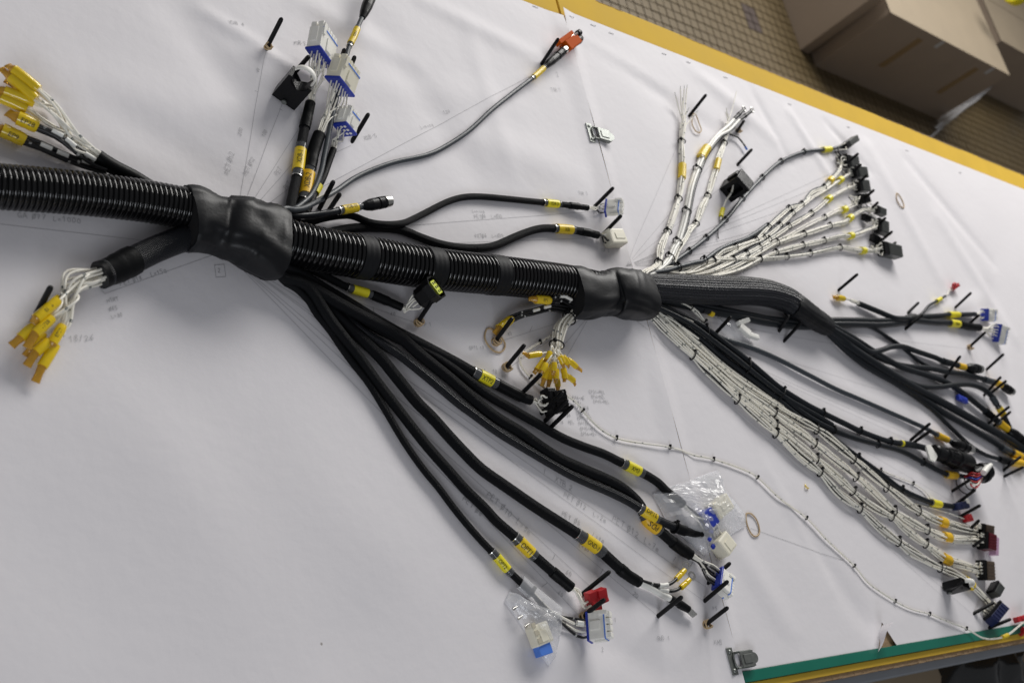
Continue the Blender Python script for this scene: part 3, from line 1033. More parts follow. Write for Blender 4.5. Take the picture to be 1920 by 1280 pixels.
def connector(A, B, wid, hei, roll=0, style="mate", lab=None, cells=(2, 4), body=None, name="connector", parent=None, seal=None):
    """block connector from rear point A to front point B (world); wid, hei in mm; returns object and rear-face points for wires"""
    a, w, u = frame(A, B, roll)
    if u.z < 0:
        w, u = -w, -u
    L = (B - A).length
    wid *= .001; hei *= .001
    body = body or M_HOUS
    b = MB()
    mid = A.lerp(B, 0.5)
    if style == "mate":
        b.box(A + a * (L * .42), (a, w, u), (L * .40, wid / 2, hei / 2), body, 0.0012)
        nr, nc = cells
        for i in range(nr):
            for j in range(nc):
                c = A + a * (L * .88) + w * ((j + .5) / nc - .5) * wid + u * ((i + .5) / nr - .5) * hei
                b.box(c, (a, w, u), (L * .12, wid / nc * .40, hei / nr * .40), body, 0.0010)
        b.box(A + a * (L * .5) + w * (wid / 2 + .0012), (a, w, u), (L * .26, .0012, hei * .22), body, .0005)
        b.box(A + a * (L * .5) - w * (wid / 2 + .0012), (a, w, u), (L * .26, .0012, hei * .22), body, .0005)
        b.box(A + a * (L * .36) + u * (hei / 2 + .0009), (a, w, u), (L * .22, wid * .16, .0009), body, .0004)
        b.box(A + a * (L * .72) - w * (wid * .42) + u * (hei / 2 + .0009), (a, w, u), (L * .20, wid * .07, .0012), body, .0004)
    elif style == "block":
        b.box(mid, (a, w, u), (L / 2, wid / 2, hei / 2), body, min(wid, hei) * .14)
        b.box(mid + a * L * .1 + u * (hei / 2), (a, w, u), (L * .28, wid * .2, .001), body, .0004)
    elif style == "dark":
        b.box(A + a * (L * .62), (a, w, u), (L * .38, wid / 2, hei / 2), body, 0.0009)
        for j in range(5):
            b.box(A + a * (L * .62) + w * ((j + .5) / 5 - .5) * wid * .9 + u * (hei / 2 + .0004), (a, w, u), (L * .36, wid * .035, .0006), body)
    o = b.build(name, parent or harness)
    if lab:
        o["label"] = lab
    if style == "mate":
        s2 = MB()
        s2.box(A + a * .0005, (a, w, u), (0.0016, wid / 2 + .0012, hei / 2 + .0012), seal or M_BLUE, .0012)
        s2.build("seal_plate", o)
        s3 = MB()
        s3.box(A + a * (L * .755) + u * (hei / 2 + .0003), (a, w, u), (0.0007, wid / 2 * .98, .0005), M_LBLUE)
        s3.box(A + a * (L * .755) + w * (wid / 2 + .0003), (a, w, u), (0.0007, .0005, hei / 2 * .98), M_LBLUE)
        s3.build("retainer_line", o)
    elif style == "dark":
        s2 = MB()
        s2.box(A + a * (L * .12), (a, w, u), (L * .13, wid / 2 * 1.08, hei / 2 * .9), M_BLK, .0008)
        s2.build("rear_shell", o)
    pts = []
    nr, nc = cells
    for i in range(nr):
        for j in range(nc):
            pts.append(A + a * .0005 + w * ((j + .5) / nc - .5) * wid * .86 + u * ((i + .5) / nr - .5) * hei * .8)
    return o, pts, a


def fan(starts, targets, axis_s, axis_t, r, m, parent, name="wire", mats=None, sag=.004, rnd=random, marks=True):
    for i, (s_, t_) in enumerate(zip(starts, targets)):
        d = (t_ - s_).length
        n1_, n2_ = noise.noise_vector(s_ * 200) * sag, noise.noise_vector(t_ * 200) * sag
        P = [s_ - axis_s * .006, s_ + axis_s * .004, s_ + axis_s * (d * .35) + n1_, t_ - axis_t * (d * .3) + n2_, t_ - axis_t * .004, t_ + axis_t * .002]
        for p in P:
            p.z = max(p.z, r * 1.1 + zpaper(p.x, p.y))
        b = MB()
        b.tube(crom(P, .005), r, (mats[i % len(mats)] if mats else m), 6)
        b.build(name, parent)


def ends_of(path, d, n, R_, seed=3):
    """points spread over a cable's cut end, and its axis"""
    p, t = path.at(d), path.tan(d)
    s_ = t.cross(UZ).normalized()
    u_ = s_.cross(t)
    return [p + s_ * (a * R_) + u_ * (b_ * R_) for a, b_ in disc(n, .75, random.Random(seed))], t


def revolve(A, B, prof, name, parent=None, lab=None, sides=20):
    """prof: list of (t along A-B, radius mm, material) -> one mesh, one material per span"""
    b = MB()
    for i in range(len(prof) - 1):
        t0, r0, m0 = prof[i]
        t1, r1, _ = prof[i + 1]
        if m0 is None:
            continue
        b.tube([A.lerp(B, t0), A.lerp(B, t0 + (t1 - t0) * .5), A.lerp(B, t1)], [r0 * .001, (r0 + r1) * .0005, r1 * .001], m0, sides, True)
    o = b.build(name, parent or harness)
    if lab:
        o["label"] = lab
    return o


def plug(A, B, r, parent=None, lab=None, ringm=None, name="round_plug"):
    """moulded sensor plug: ribbed grip, knurled nut, bright ring"""
    o = revolve(A, B, [(0, r * .55, M_BLK), (.12, r * .8, M_BLK), (.3, r, M_BLK), (.5, r, M_BLK), (.51, r * .86, M_BLK), (.55, r * .86, M_BLK), (.56, r * 1.02, M_BLK), (.72, r * 1.02, M_BLK), (.73, r * .9, M_BLK), (.76, r, M_BLK), (.8, r, M_BLK)], name, parent, lab)
    b = MB()
    C, D = A.lerp(B, .78), B
    b.tube([C, C.lerp(D, .5), D], [r * .00098, r * .00098, r * .00092], ringm or M_SIL, 20)
    b.build("metal_nut", o)
    b = MB()
    e = (B - A).normalized() * .0006
    b.tube([B - e, B + e], r * .00072, M_HOLE, 16)
    b.build("socket_face", o)
    return o


def capwire(pa, pb_, pt, r, parent, ha, hb, ht, text=None):
    """yellow shrink sleeve over a wire end, with the amber flattened tip"""
    A, B, T = W(*pa, ha * .001), W(*pb_, hb * .001), W(*pt, ht * .001)
    b = MB()
    P = crom([A, A.lerp(B, .5) + Vector((0, 0, .0006)), B], .003)
    b.tube(P, [r * .001 * (.9 if i in (0,) else 1.0 + .05 * noise.noise(p * 300)) for i, p in enumerate(P)], M_CAP, 12)
    if text:
        vs, fs = text_mesh(text)
        x0, x1 = min(v.x for v in vs), max(v.x for v in vs)
        L = (B - A).length
        sc = min(L * .75 / (x1 - x0), r * .001 * .95)
        t = (B - A).normalized()
        c, s_ = side_frame(A, t)
        rr = r * .00108
        out = []
        for v in vs:
            u, w = -(v.x - (x0 + x1) / 2) * sc, -(v.y - .35) * sc
            out.append(A.lerp(B, .5) + t * u + c * (rr * math.cos(w / rr)) - s_ * (rr * math.sin(w / rr)))
        b.add(out, fs, M_INK, None, False)
    o = b.build("yellow_end_cap", parent)
    b = MB()
    C = B.lerp(T, .45)
    b.tube([B - (T - B).normalized() * .002, B.lerp(T, .2), C, B.lerp(T, .75), T], [r * .0008, r * .00078, (r * .0007, r * .0005), (r * .00075, r * .00028), (r * .0008, r * .0002)], M_AMBER, 12)
    b.build("amber_tip", parent)
    return A, (B - A).normalized()


def rubber(P, r=0.0011, label_="", name="rubber_band"):
    b = MB()
    b.tube(crom(P + [P[0]], .004), r, M_RUBBER, 6, False)
    return tag(b.build(name), label_, "rubber band", "rubber bands on the table")

# ------------------------------------------------------------------ trunk: corrugated conduits and moulded boots
def conduit(px, r, pitch, h, lab, sides=40):
    path = Path(px, h, 0.01)
    n = int(path.L[-1] / pitch)
    prof = [(0, .875), (.09, .875), (.16, .95), (.26, .995), (.5, 1.012), (.74, .995), (.84, .95), (.91, .875)]
    P, rad = [], []
    for i in range(n):
        for t, k in prof:
            P.append(path.at((i + t) * pitch)); rad.append(r * .001 * k)
    b = MB()
    b.tube(P, rad, M_CONDUIT, sides)
    o = b.build("corrugated_conduit", harness)
    o["label"] = lab
    return o, path


cA, pA = conduit([(-150, 334), (-60, 343), (0, 350), (90, 357), (167, 364), (271, 377), (330, 387), (400, 400)], 23.0, 0.0055, 26, "thick black corrugated conduit entering at the left edge")
cB, pB = conduit([(500, 446), (545, 455), (600, 468), (690, 484), (780, 499), (850, 508), (960, 519), (1060, 531), (1130, 545)], 27.0, 0.0066, 28, "thick black corrugated conduit with three tape bands between the boots")
for (x0, y0), (x1, y1) in (((665, 480), (691, 484)), ((793, 501), (819, 504)), ((914, 514), (938, 517))):
    d0, d1 = pB.near(x0, y0), pB.near(x1, y1)
    P = pB.sub(d0, d1, .0022)
    b = MB()
    b.tube(P, [0.0276 + .0003 * math.sin(i * 1.9) for i in range(len(P))], M_TAPE, 40)
    b.build("tape_band", cB)


def boot(rows, lab, seed, nm="shrink_boot", folds=()):
    """rows: (px, py, half width mm, half height mm, centre height mm)"""
    C = crom([W(x, y, h * .001) for x, y, a, b_, h in rows], .004)
    n = len(C)
    A = crom([Vector((a, b_, 0)) for x, y, a, b_, h in rows], .5)
    P, sides = [], 56
    vs, fs = [], []
    for i in range(n):
        t = (C[min(n - 1, i + 1)] - C[max(0, i - 1)]).normalized()
        s_ = t.cross(UZ).normalized()
        u_ = s_.cross(t)
        q = A[min(len(A) - 1, int(i / (n - 1) * (len(A) - 1)))]
        for j in range(sides):
            a = 2 * math.pi * j / sides
            ca, sa = math.cos(a), math.sin(a)
            ex = 0.74
            px_ = math.copysign(abs(ca) ** ex, ca); py_ = math.copysign(abs(sa) ** ex, sa)
            k = 1 + 0.05 * noise.noise(Vector((i * .12, ca * 2.2, sa * 2.2 + seed))) - 0.055 * max(0, .25 - abs(noise.noise(Vector((i * .07, ca * 1.6 + 3, sa * 1.6 + seed))))) * 4
            for f0, fa, fw, fh in folds:
                da = math.atan2(math.sin(a - fa), math.cos(a - fa))
                k += fh * math.exp(-((i / n - f0 - 0.06 * da) / .024) ** 2 - (da / fw) ** 2)
            p = C[i] + s_ * (q.x * .001 * px_ * k) + u_ * (q.y * .001 * py_ * k)
            p.z = max(p.z, .0006)
            vs.append(p)
    for i in range(n - 1):
        for j in range(sides):
            k = (j + 1) % sides
            fs.append((i * sides + j, (i + 1) * sides + j, (i + 1) * sides + k, i * sides + k))
    b = MB()
    b.add(vs, fs, M_BOOT)
    for base in (0, (n - 1) * sides):
        ring = vs[base:base + sides]
        c = sum(ring, Vector()) / sides
        inner = [c + (v - c) * .93 for v in ring]
        b.add(ring + inner, [(j, (j + 1) % sides, sides + (j + 1) % sides, sides + j) for j in range(sides)], M_BOOT)
        b.add(inner, [list(range(sides))], M_HOLE, None, False)
    o = b.build(nm, harness)
    o["label"] = lab
    return o


boot([(350, 409, 37, 26, 27), (364, 411, 38, 27, 27), (392, 419, 37, 27, 27), (409, 424, 34, 27, 28), (422, 427, 37, 28, 29), (444, 430, 43, 31, 32), (468, 439, 46, 30, 31), (494, 449, 47, 30, 31), (524, 460, 45, 28, 29)],
     "crumpled black shrink boot joining the left conduit to the middle one", 1.0, folds=((.36, 1.2, .9, -.14), (.5, 1.9, .8, .09), (.36, 2.6, .6, -.09), (.62, .4, .7, .06), (.82, 1.6, .6, -.06), (.7, 2.7, .5, -.05)))
boot([(1070, 548, 38, 29, 30), (1083, 549, 38, 30, 31), (1110, 552, 38, 30, 31), (1130, 551, 36, 29, 30), (1143, 549, 33, 28, 29), (1160, 549, 37, 32, 33), (1180, 552, 39, 32, 33), (1198, 556, 38, 30, 31), (1209, 559, 36, 28, 29)],
     "crumpled black shrink boot where the middle conduit splits to the right", 5.0, folds=((.48, 1.3, 1.0, -.14), (.66, 1.6, .8, .09), (.5, 2.6, .6, -.08), (.8, 2.2, .5, .06), (.25, 2.4, .6, -.04)))

# ------------------------------------------------------------------ left ends
# lower left: braided stub, white wires, yellow caps
o, p = cable([(400, 437, 16), (360, 444, 16), (331, 452, 16), (295, 466, 16), (265, 480, 16), (215, 505, 16), (187, 516, 16)], 14.5, M_BRAIDB, 16, name="braided_stub", lab="short thick braided stub below the left conduit", sides=24)
shrink(p, p.near(250, 487), p.near(187, 516), .0156, o, steps=((0, 1.02), (.52, .94)), sides=24)
st, ax = ends_of(p, p.L[-1], 16, .014)
caps = [((108, 563), (68, 597), (62, 606), 26, "EP26"), ((97, 596), (66, 625), (50, 652), 22, "EP28"), ((62, 612), (39, 633), (21, 648), 16, None), ((117, 611), (98, 643), (92, 654), 16, "EP29"), ((91, 640), (67, 660), (50, 686), 12, None), ((104, 647), (79, 687), (66, 716), 9, None), ((80, 626), (60, 652), (48, 668), 7, None), ((112, 559), (101, 571), (96, 577), 12, None)]
k = 0
for ca, cb, ct, hh, tx in caps:
    A, d = capwire(ca, cb, ct, 5.4, o, hh + 2, hh, hh - 3, tx)
    for q in range(2):
        off = noise.noise_vector(Vector((k * 3.3, q, 0))) * .003
        fan([st[(k * 2 + q) % 16]], [A + off], ax, d, .0015, M_WHITE, o, sag=.012)
    k += 1
# upper left: white bundle, two black bundles, caps running out of the picture
o, p = cable([(400, 402, 20), (330, 376, 12), (285, 354, 9), (250, 333, 9), (215, 315, 12), (187, 298, 16), (182, 294, 16)], 8.5, M_SHRINK, 12, name="shrink_stub", lab="black stub behind the left conduit", sides=16)
st, ax = ends_of(p, p.L[-1], 14, .009)
caps = [((72, 168), (26, 131), (14, 122), 30, None), ((67, 186), (20, 145), (2, 128), 26, None), ((64, 193), (8, 171), (-14, 165), 20, None), ((50, 206), (2, 184), (-16, 178), 16, None), ((60, 180), (30, 160), (10, 150), 10, None), ((74, 176), (48, 152), (34, 140), 12, None)]
for k, (ca, cb, ct, hh, tx) in enumerate(caps):
    A, d = capwire(ca, cb, ct, 5.8, o, hh + 2, hh, hh - 3, tx)
    for q in range(2):
        fan([st[(k * 2 + q) % 14]], [A + noise.noise_vector(Vector((k * 3.3, q, 5))) * .004], ax, d, .0015, M_WHITE, o, sag=.014)
for pts, tx, cap_ in (([(200, 312, 14), (175, 303, 14), (140, 280, 16), (110, 256, 18), (70, 238, 18)], "EP28", ((70, 238), (33, 221), (14, 211))), ([(200, 318, 10), (160, 308, 9), (118, 294, 9), (80, 277, 9), (44, 264, 9)], "EP9", ((46, 264), (4, 244), (-8, 238)))):
    ob, pb2, en = bundle(pts, 5, 5, 5, 2.1, M_BWIRE, h=9, seed=len(tx), name="black_wire_bundle", lab="short black wire bundle ending in a yellow cap marked " + tx)
    capwire(*cap_, 7.6, ob, pts[-1][2], pts[-1][2], pts[-1][2] - 4, tx)
    for dd in (.25, .55, .75):
        d = pb2.L[-1] * dd
        q, t = pb2.at(d), pb2.tan(d)
        b = MB()
        b.tube([q - t * .006 + Vector((0, 0, .0045)), q + t * .006 + Vector((0, 0, .0045))], .0026, M_WTUBE, 8)
        b.build("wire_marker", ob)

# ------------------------------------------------------------------ upper cluster at the first boot
def wired(o, path, cn, n, R_, r, m=None, mats=None, sag=.006):
    co, pts, a = cn
    st, ax = ends_of(path, path.L[-1], n, R_)
    rnd = random.Random(n)
    pts = pts[:]
    fan(st, (pts * 3)[:n], ax, a, r, m or M_WHITE, o, mats=mats, sag=sag)


o, p = cable([(540, 400, 20), (546, 380, 16), (552, 352, 12), (556, 335, 10), (560, 310, 9), (565, 272, 9), (571, 240, 10), (577, 215, 12), (582, 193, 14)], 6.3, M_BRAID, 9, name="braided_cable", lab="braided cable with the XDB-1 label going up to a white connector")
label(p, p.near(558, 320), p.near(563, 281), .0066, o, "XDB-1", flip=False, clear=.011)
shrink(p, p.near(573, 240), p.L[-1], .0074, o, steps=((0, 1), (.5, .93)))
cn = connector(W(600, 108, .032), W(609, 58, .040), 43, 20, 36, "mate", "white connector with blue rear face, uppermost of three", (2, 6))
wired(o, p, cn, 12, .006, .0011)
o, p = cable([(556, 404, 18), (565, 386, 12), (572, 366, 10), (578, 330, 9), (584, 300, 10), (592, 270, 12), (599, 252, 14)], 7.0, M_BRAID, 9, name="braided_cable", lab="braided cable with the XDB-2 label going up to a cream connector")
label(p, p.near(573, 366), p.near(580, 325), .0074, o, "XDB-2", m=M_ORG, clear=.010)
shrink(p, p.near(581, 316), p.L[-1], .0086, o, steps=((0, 1), (.35, .94)))
cn = connector(W(637, 163, .030), W(652, 118, .042), 44, 21, 36, "mate", "cream connector with blue rear face, middle of three", (2, 6), body=M_CREAM)
wired(o, p, cn, 12, .007, .0011)
o, p = cable([(575, 400, 8), (590, 362, 6), (605, 335, 6), (616, 305, 6), (625, 280, 7)], 4.6, M_SHRINK, 6, name="cable", lab="thin black sleeved cable to the lowest blue and white connector")
label(p, p.near(590, 362), p.near(597, 348), .0048, o, None, m=M_LEM, clear=0)
cn = connector(W(646, 243, .016), W(656, 208, .022), 26, 20, 30, "mate", "small white connector with round holes in its blue face", (3, 3))
wired(o, p, cn, 5, .004, .0011)
for q in cn[1][3:]:
    b = MB()
    b.tube([q - cn[2] * .0012, q - cn[2] * .0022], .0021, M_HOUS, 10)
    b.build("cavity_plug", cn[0])
o, p = cable([(536, 398, 30), (552, 392, 26), (568, 381, 22), (584, 364, 18), (600, 328, 16), (609, 287, 16), (619, 238, 18), (634, 170, 20), (652, 96, 20), (663, 70, 20), (673, 46, 20), (681, 29, 20)], 3.4, M_GREY, 18, name="grey_cable", lab="grey cable rising behind the connectors to a black plug at the top edge")
label(p, p.near(658, 82), p.near(669, 54), .0038, o, "YDB-4", clear=.006)
plug(W(679, 34, .020), W(708, -36, .020), 8.0, lab="black plug cut by the top edge of the photo")
# long grey cable to the orange sensor connector
o, p = cable([(528, 394, 44), (548, 393, 38), (570, 390, 30), (600, 375, 20), (630, 358, 10), (671, 331, 4), (734, 306, 4), (800, 291, 4), (840, 272, 4), (880, 245, 5), (920, 208, 6), (960, 176, 7), (1003, 143, 9), (1024, 124, 11)], 3.5, M_GREY, 4, name="grey_cable", lab="long smooth grey cable curving to the orange connector")
label(p, p.near(1001, 145), p.near(1018, 127), .0039, o, None, m=M_YEL, clear=.007)
so = plug(W(1021, 126, .011), W(1064, 89, .014), 7.2, lab="black sensor plug with bright nut by the orange block", name="sensor_plug")
b = MB()
A, B = W(1060, 90, .014), W(1080, 75, .016)
a, w, u = frame(A, B)
b.box(A.lerp(B, .5), (a, w, u), ((B - A).length / 2, .009, .009), M_ORANGE, .0012)
b.box(A.lerp(B, .3) - w * .013 + u * .002, (a, w, u), ((B - A).length * .62, .004, .006), M_ORANGE, .001)
o2 = b.build("orange_splitter", harness)
revolve(W(1068, 74, .018), W(1087, 61, .022), [(0, 5, M_SIL), (.35, 5.4, M_BLK), (.5, 5.4, M_BLK), (.55, 4.2, M_BLK), (.78, 4.2, M_BLK), (.8, 5.8, M_BLK), (1, 5.6, M_BLK)], "dust_cap", o2)
revolve(W(1078, 78, .014), W(1088, 72, .014), [(0, 8.6, M_BLK), (.6, 8.6, M_BLK), (1, 6.4, M_BLK)], "end_cap", o2)
# short grey cable with sensor plug
o, p = cable([(528, 402, 30), (550, 404, 27), (577, 404, 25), (608, 400, 24), (640, 394, 22), (670, 389, 22), (684, 386, 22)], 4.0, M_DGREY, 22, name="grey_cable", lab="short grey cable ending in a plug with a bright ring")
label(p, p.near(642, 394), p.near(669, 389), .0048, o, "YDB-10", m=M_YEL, clear=.006, rot_=.5)
plug(W(680, 387, .022), W(731, 377, .022), 8.0, lab="black round plug with bright ring above the middle conduit")
# two braided cables to the right
o, p = cable([(545, 424, 16), (583, 416, 14), (608, 409, 12), (640, 404, 10), (662, 405, 10), (692, 417, 12), (723, 421, 16), (754, 419, 14), (776, 410, 8), (800, 398, 5), (838, 379, 5), (870, 370, 5), (905, 369, 5), (950, 373, 5), (1000, 378, 5), (1047, 383, 6), (1080, 387, 8), (1102, 390, 10)], 4.7, M_BRAID, 5, name="braided_cable", lab="upper of the two braided cables winding right to a white connector")
label(p, p.near(1024, 380), p.near(1046, 383), .005, o, "YDR-3", m=M_LEM, clear=.006)
shrink(p, p.near(1068, 386), p.L[-1], .0056, o, steps=((0, 1), (.55, .85)))
cn = connector(W(1136, 390, .010), W(1169, 388, .032), 26, 12, 0, "mate", "white connector with blue rear face at the end of the upper winding cable", (2, 3), body=M_HOUS)
wired(o, p, cn, 5, .004, .0011, mats=[M_WHITE, M_WHITE, M_BWIRE])
o, p = cable([(560, 446, 8), (610, 438, 7), (640, 431, 6), (671, 427, 6), (713, 427, 6), (752, 431, 6), (787, 445, 6), (829, 459, 6), (870, 465, 6), (912, 464, 6), (935, 458, 6), (964, 445, 6), (995, 433, 6), (1020, 428, 6), (1050, 429, 6), (1072, 431, 7), (1100, 436, 8), (1121, 441, 9)], 5.9, M_BRAID, 6, name="braided_cable", lab="lower of the two braided cables winding right to a cream connector")
label(p, p.near(1044, 428), p.near(1072, 431), .0062, o, "XBI", m=M_YEL, clear=.006)
shrink(p, p.near(1090, 434), p.L[-1], .0064, o, steps=((0, 1), (.55, .82)))
cn = connector(W(1137, 447, .011), W(1166, 447, .012), 26, 20, 0, "block", "cream chamfered connector at the end of the lower winding cable", (2, 2), body=M_CREAM)
wired(o, p, cn, 4, .004, .0014, mats=[M_WHITE, M_BWIRE])

# ------------------------------------------------------------------ lower cluster at the first boot
o, p = cable([(520, 480, 18), (560, 497, 12), (600, 513, 7), (651, 538, 6), (690, 550, 6), (725, 564, 6), (753, 576, 7)], 4.6, M_BRAID, 6, name="braided_cable", lab="thin braided cable under the conduit leading to the black and lime connector")
label(p, p.near(661, 542), p.near(689, 550), .005, o, None, m=M_LEM, clear=.007)
shrink(p, p.near(697, 553), p.L[-1], .0062, o, steps=((0, 1), (.6, .86)))
# its big sealed connector, propped on a peg
A, B = W(786, 562, .028), W(818, 538, .052)
a = (B - A).normalized()
w = a.cross(UZ).normalized(); u = w.cross(a)
b = MB()
hexr = [(-.55, 1), (.55, 1), (1, .45), (1, -.6), (.5, -1), (-.5, -1), (-1, -.6), (-1, .45)]
def hexring(c, sx, sy): return [c + w * (x * sx) + u * (y * sy) for x, y in hexr]
L_ = (B - A).length
secs = [(0, .011, .014), (.12, .0135, .0165), (.62, .0145, .018), (.64, .0160, .0215), (1.0, .0160, .0215)]
rings = [hexring(A + a * (L_ * t), sx, sy) for t, sx, sy in secs]
vs = [v for r_ in rings for v in r_]
fs = [(i * 8 + j, i * 8 + (j + 1) % 8, (i + 1) * 8 + (j + 1) % 8, (i + 1) * 8 + j) for i in range(4) for j in range(8)]
b.add(vs, fs, M_BLK, None, False)
b.add(rings[0], [list(range(8))], M_BLK, None, False)
inn = hexring(B, .0140, .0195); dee = hexring(B - a * .010, .0140, .0195)
b.add(rings[-1] + inn + dee, [(j, (j + 1) % 8, 8 + (j + 1) % 8, 8 + j) for j in range(8)] + [(8 + j, 8 + (j + 1) % 8, 16 + (j + 1) % 8, 16 + j) for j in range(8)] + [list(range(16, 24))], M_BLK, None, False)
co = b.build("sealed_connector", harness); co["label"] = "black sealed connector with lime insert, propped under the middle conduit"
b = MB()
ic = B - a * .0055 - u * .004
b.box(ic, (a, w, u), (.005, .0098, .0098), M_LIME, .0006)
for i in range(2):
    for j in range(3):
        b.box(ic + a * .0050 + w * ((j - 1) * .006) + u * ((i - .5) * .009), (a, w, u), (.0004, .0016, .0020), M_HOLE)
b.build("terminal_insert", co)
st, ax = ends_of(p, p.L[-1], 5, .004)
fan(st, [A + w * (k * .004 - .008) - u * .004 + a * .001 for k in range(5)], ax, a, .0012, M_WHITE, o, sag=.006)

o, p = cable([(520, 492, 22), (565, 515, 16), (617, 546, 11), (655, 568, 10), (702, 597, 10), (749, 624, 9), (781, 640, 9), (827, 664, 8), (859, 681, 8), (885, 696, 8), (911, 709, 8), (940, 724, 8), (978, 744, 8), (995, 750, 8)], 6.7, M_BRAID, 8, name="braided_cable", lab="braided cable with the XTP2 label", sides=16)
label(p, p.near(898, 703), p.near(922, 715), .0071, o, "XTP2", m=M_LEM, clear=.010)
shrink(p, p.near(932, 720), p.L[-1], .0076, o, steps=((0, 1), (.72, .66)), sides=16)
cn = connector(W(1026, 757, .016), W(1056, 752, .020), 30, 22, 10, "dark", "black connector held between three pegs after the XTP2 label", (2, 3), body=M_BLK)
wired(o, p, cn, 5, .005, .0014)
b = MB()
b.box(W(1029, 741, .018), frame(W(1020, 741, .018), W(1040, 741, .018)), (.008, .009, .008), M_BLK, .002)
b.build("lock_cap", cn[0])
o, p = cable([(522, 498, 20), (575, 530, 10), (625, 562, 7), (680, 600, 7), (740, 632, 7), (780, 650, 7), (812, 666, 7), (859, 698, 7), (890, 722, 7), (921, 744, 7), (959, 766, 7), (1006, 793, 7), (1053, 820, 7), (1094, 837, 7), (1133, 851, 7), (1165, 867, 7), (1200, 884, 7), (1232, 903, 7), (1250, 921, 7), (1268, 935, 7), (1280, 946, 7)], 6.2, M_BRAID, 7, name="braided_cable", lab="braided cable with the XM3 label", sides=16)
label(p, p.near(1174, 872), p.near(1198, 884), .0065, o, "XM3", m=M_LEM, clear=.009, flip=False)
shrink(p, p.near(1267, 934), p.L[-1], .0060, o)
pXM = (o, p)
o, p = cable([(524, 505, 18), (575, 533, 18), (620, 560, 20), (665, 585, 20), (705, 606, 18), (740, 625, 14), (757, 637, 12), (792, 668, 10), (843, 709, 9), (890, 750, 9), (929, 781, 9), (975, 809, 9), (1008, 833, 9), (1047, 858, 9), (1086, 876, 9), (1131, 895, 9), (1160, 910, 9), (1182, 927, 8), (1200, 947, 8), (1214, 976, 8), (1236, 994, 8), (1270, 1023, 8), (1295, 1040, 8)], 7.4, M_BRAID, 9, name="braided_cable", lab="thick braided cable passing under the doubled yellow labels", sides=16)
label(p, p.near(1211, 972), p.near(1233, 991), .0078, o, "PDS", m=M_ORG, clear=.006, flip=True)
shrink(p, p.near(1262, 1016), p.L[-1], .0084, o, steps=((0, 1), (.8, .92)))
pPD = (o, p)
o, p = cable([(526, 508, 16), (580, 545, 9), (640, 590, 7), (688, 627, 7), (718, 645, 7), (749, 665, 7), (781, 690, 7), (820, 722, 7), (859, 755, 7), (881, 771, 7), (912, 794, 7), (944, 816, 7), (991, 844, 7), (1030, 867, 7), (1069, 889, 7), (1108, 907, 7), (1141, 921, 8), (1172, 936, 10), (1202, 954, 14), (1229, 972, 16), (1266, 988, 12), (1288, 996, 10), (1314, 1001, 9)], 6.0, M_BRAIDB, 7, name="braided_cable", lab="braided cable with bright weave and a label lying over the thick one", sides=16)
label(p, p.near(1205, 957), p.near(1228, 971), .0064, o, "DPTE", m=M_YEL, clear=.006, rot_=.6)
shrink(p, p.near(1262, 987), p.L[-1], .0068, o, steps=((0, 1.1), (.5, .9)))
tie(p, p.near(1265, 989), .0078, .0078, o)
pDP = (o, p)
cn = connector(W(1344, 1008, .012), W(1366, 1036, .014), 30, 22, 0, "block", "cream connector where two braided cables end beside the plastic bag", (2, 3), body=M_CREAM)
wired(pDP[0], pDP[1], cn, 4, .005, .0013, mats=[M_WHITE, M_BWIRE], sag=.003)
wired(pXM[0], pXM[1], cn, 4, .004, .0015, mats=[M_WHITE, M_BWIRE, M_WHITE], sag=.006)
for q in ((1333, 995), (1330, 1010), (1337, 1024)):
    b = MB()
    b.box(W(*q, .014), frame(W(*q, .014), W(q[0] + 10, q[1] + 12, .014)), (.003, .003, .002), M_BLUE, .0008)
    b.build("blue_tab", cn[0])
cn = connector(W(1345, 1083, .016), W(1370, 1105, .018), 36, 16, -12, "mate", "wide white connector with blue rear face lying between two pegs", (2, 6))
wired(pPD[0], pPD[1], cn, 8, .006, .0016, mats=[M_WHITE, M_BWIRE, M_BWIRE], sag=.004)
# GND-1
o, p = cable([(527, 514, 14), (575, 548, 10), (630, 592, 9), (680, 637, 8), (715, 672, 8), (741, 704, 8), (781, 753, 8), (809, 781, 8), (841, 817, 8), (872, 850, 8), (903, 880, 8), (950, 913, 8), (998, 946, 8), (1032, 968, 8), (1073, 994, 8), (1095, 1009, 8), (1119, 1026, 8), (1150, 1054, 8), (1175, 1076, 8), (1199, 1091, 8)], 7.3, M_BRAID, 8, name="braided_cable", lab="braided cable with the GND-1 label", sides=16)
label(p, p.near(1096, 1008), p.near(1120, 1028), .0077, o, "GND-1", m=M_YEL, clear=.013)
shrink(p, p.near(1162, 1065), p.L[-1], .0078, o, steps=((0, 1.04), (.3, .98), (.8, .9)))
st, ax = ends_of(p, p.L[-1], 3, .005)
w3 = Path([(1196, 1090, 7), (1215, 1099, 6), (1240, 1113, 6), (1259, 1123, 7)], 6)
b = MB(); b.tube(w3.P, .0046, M_WTUBE, 12); b.build("white_earth_wire", o)
lug = revolve(W(1256, 1121, .007), W(1291, 1142, .008), [(0, 5.4, M_BLK), (.5, 5.2, M_BLK), (.52, 6.0, M_BLK), (.7, 5.8, M_BLK), (1, 5.0, M_BLK)], "cable_lug", harness, "black sleeved lug on the white earth wire")
b = MB()
A, B = W(1289, 1141, .008), W(1303, 1154, .007)
a, w, u = frame(A, B, 60)
b.box(A.lerp(B, .5), (a, w, u), ((B - A).length / 2, .0045, .0009), M_SIL, .0006)
b.build("spade_tongue", lug)
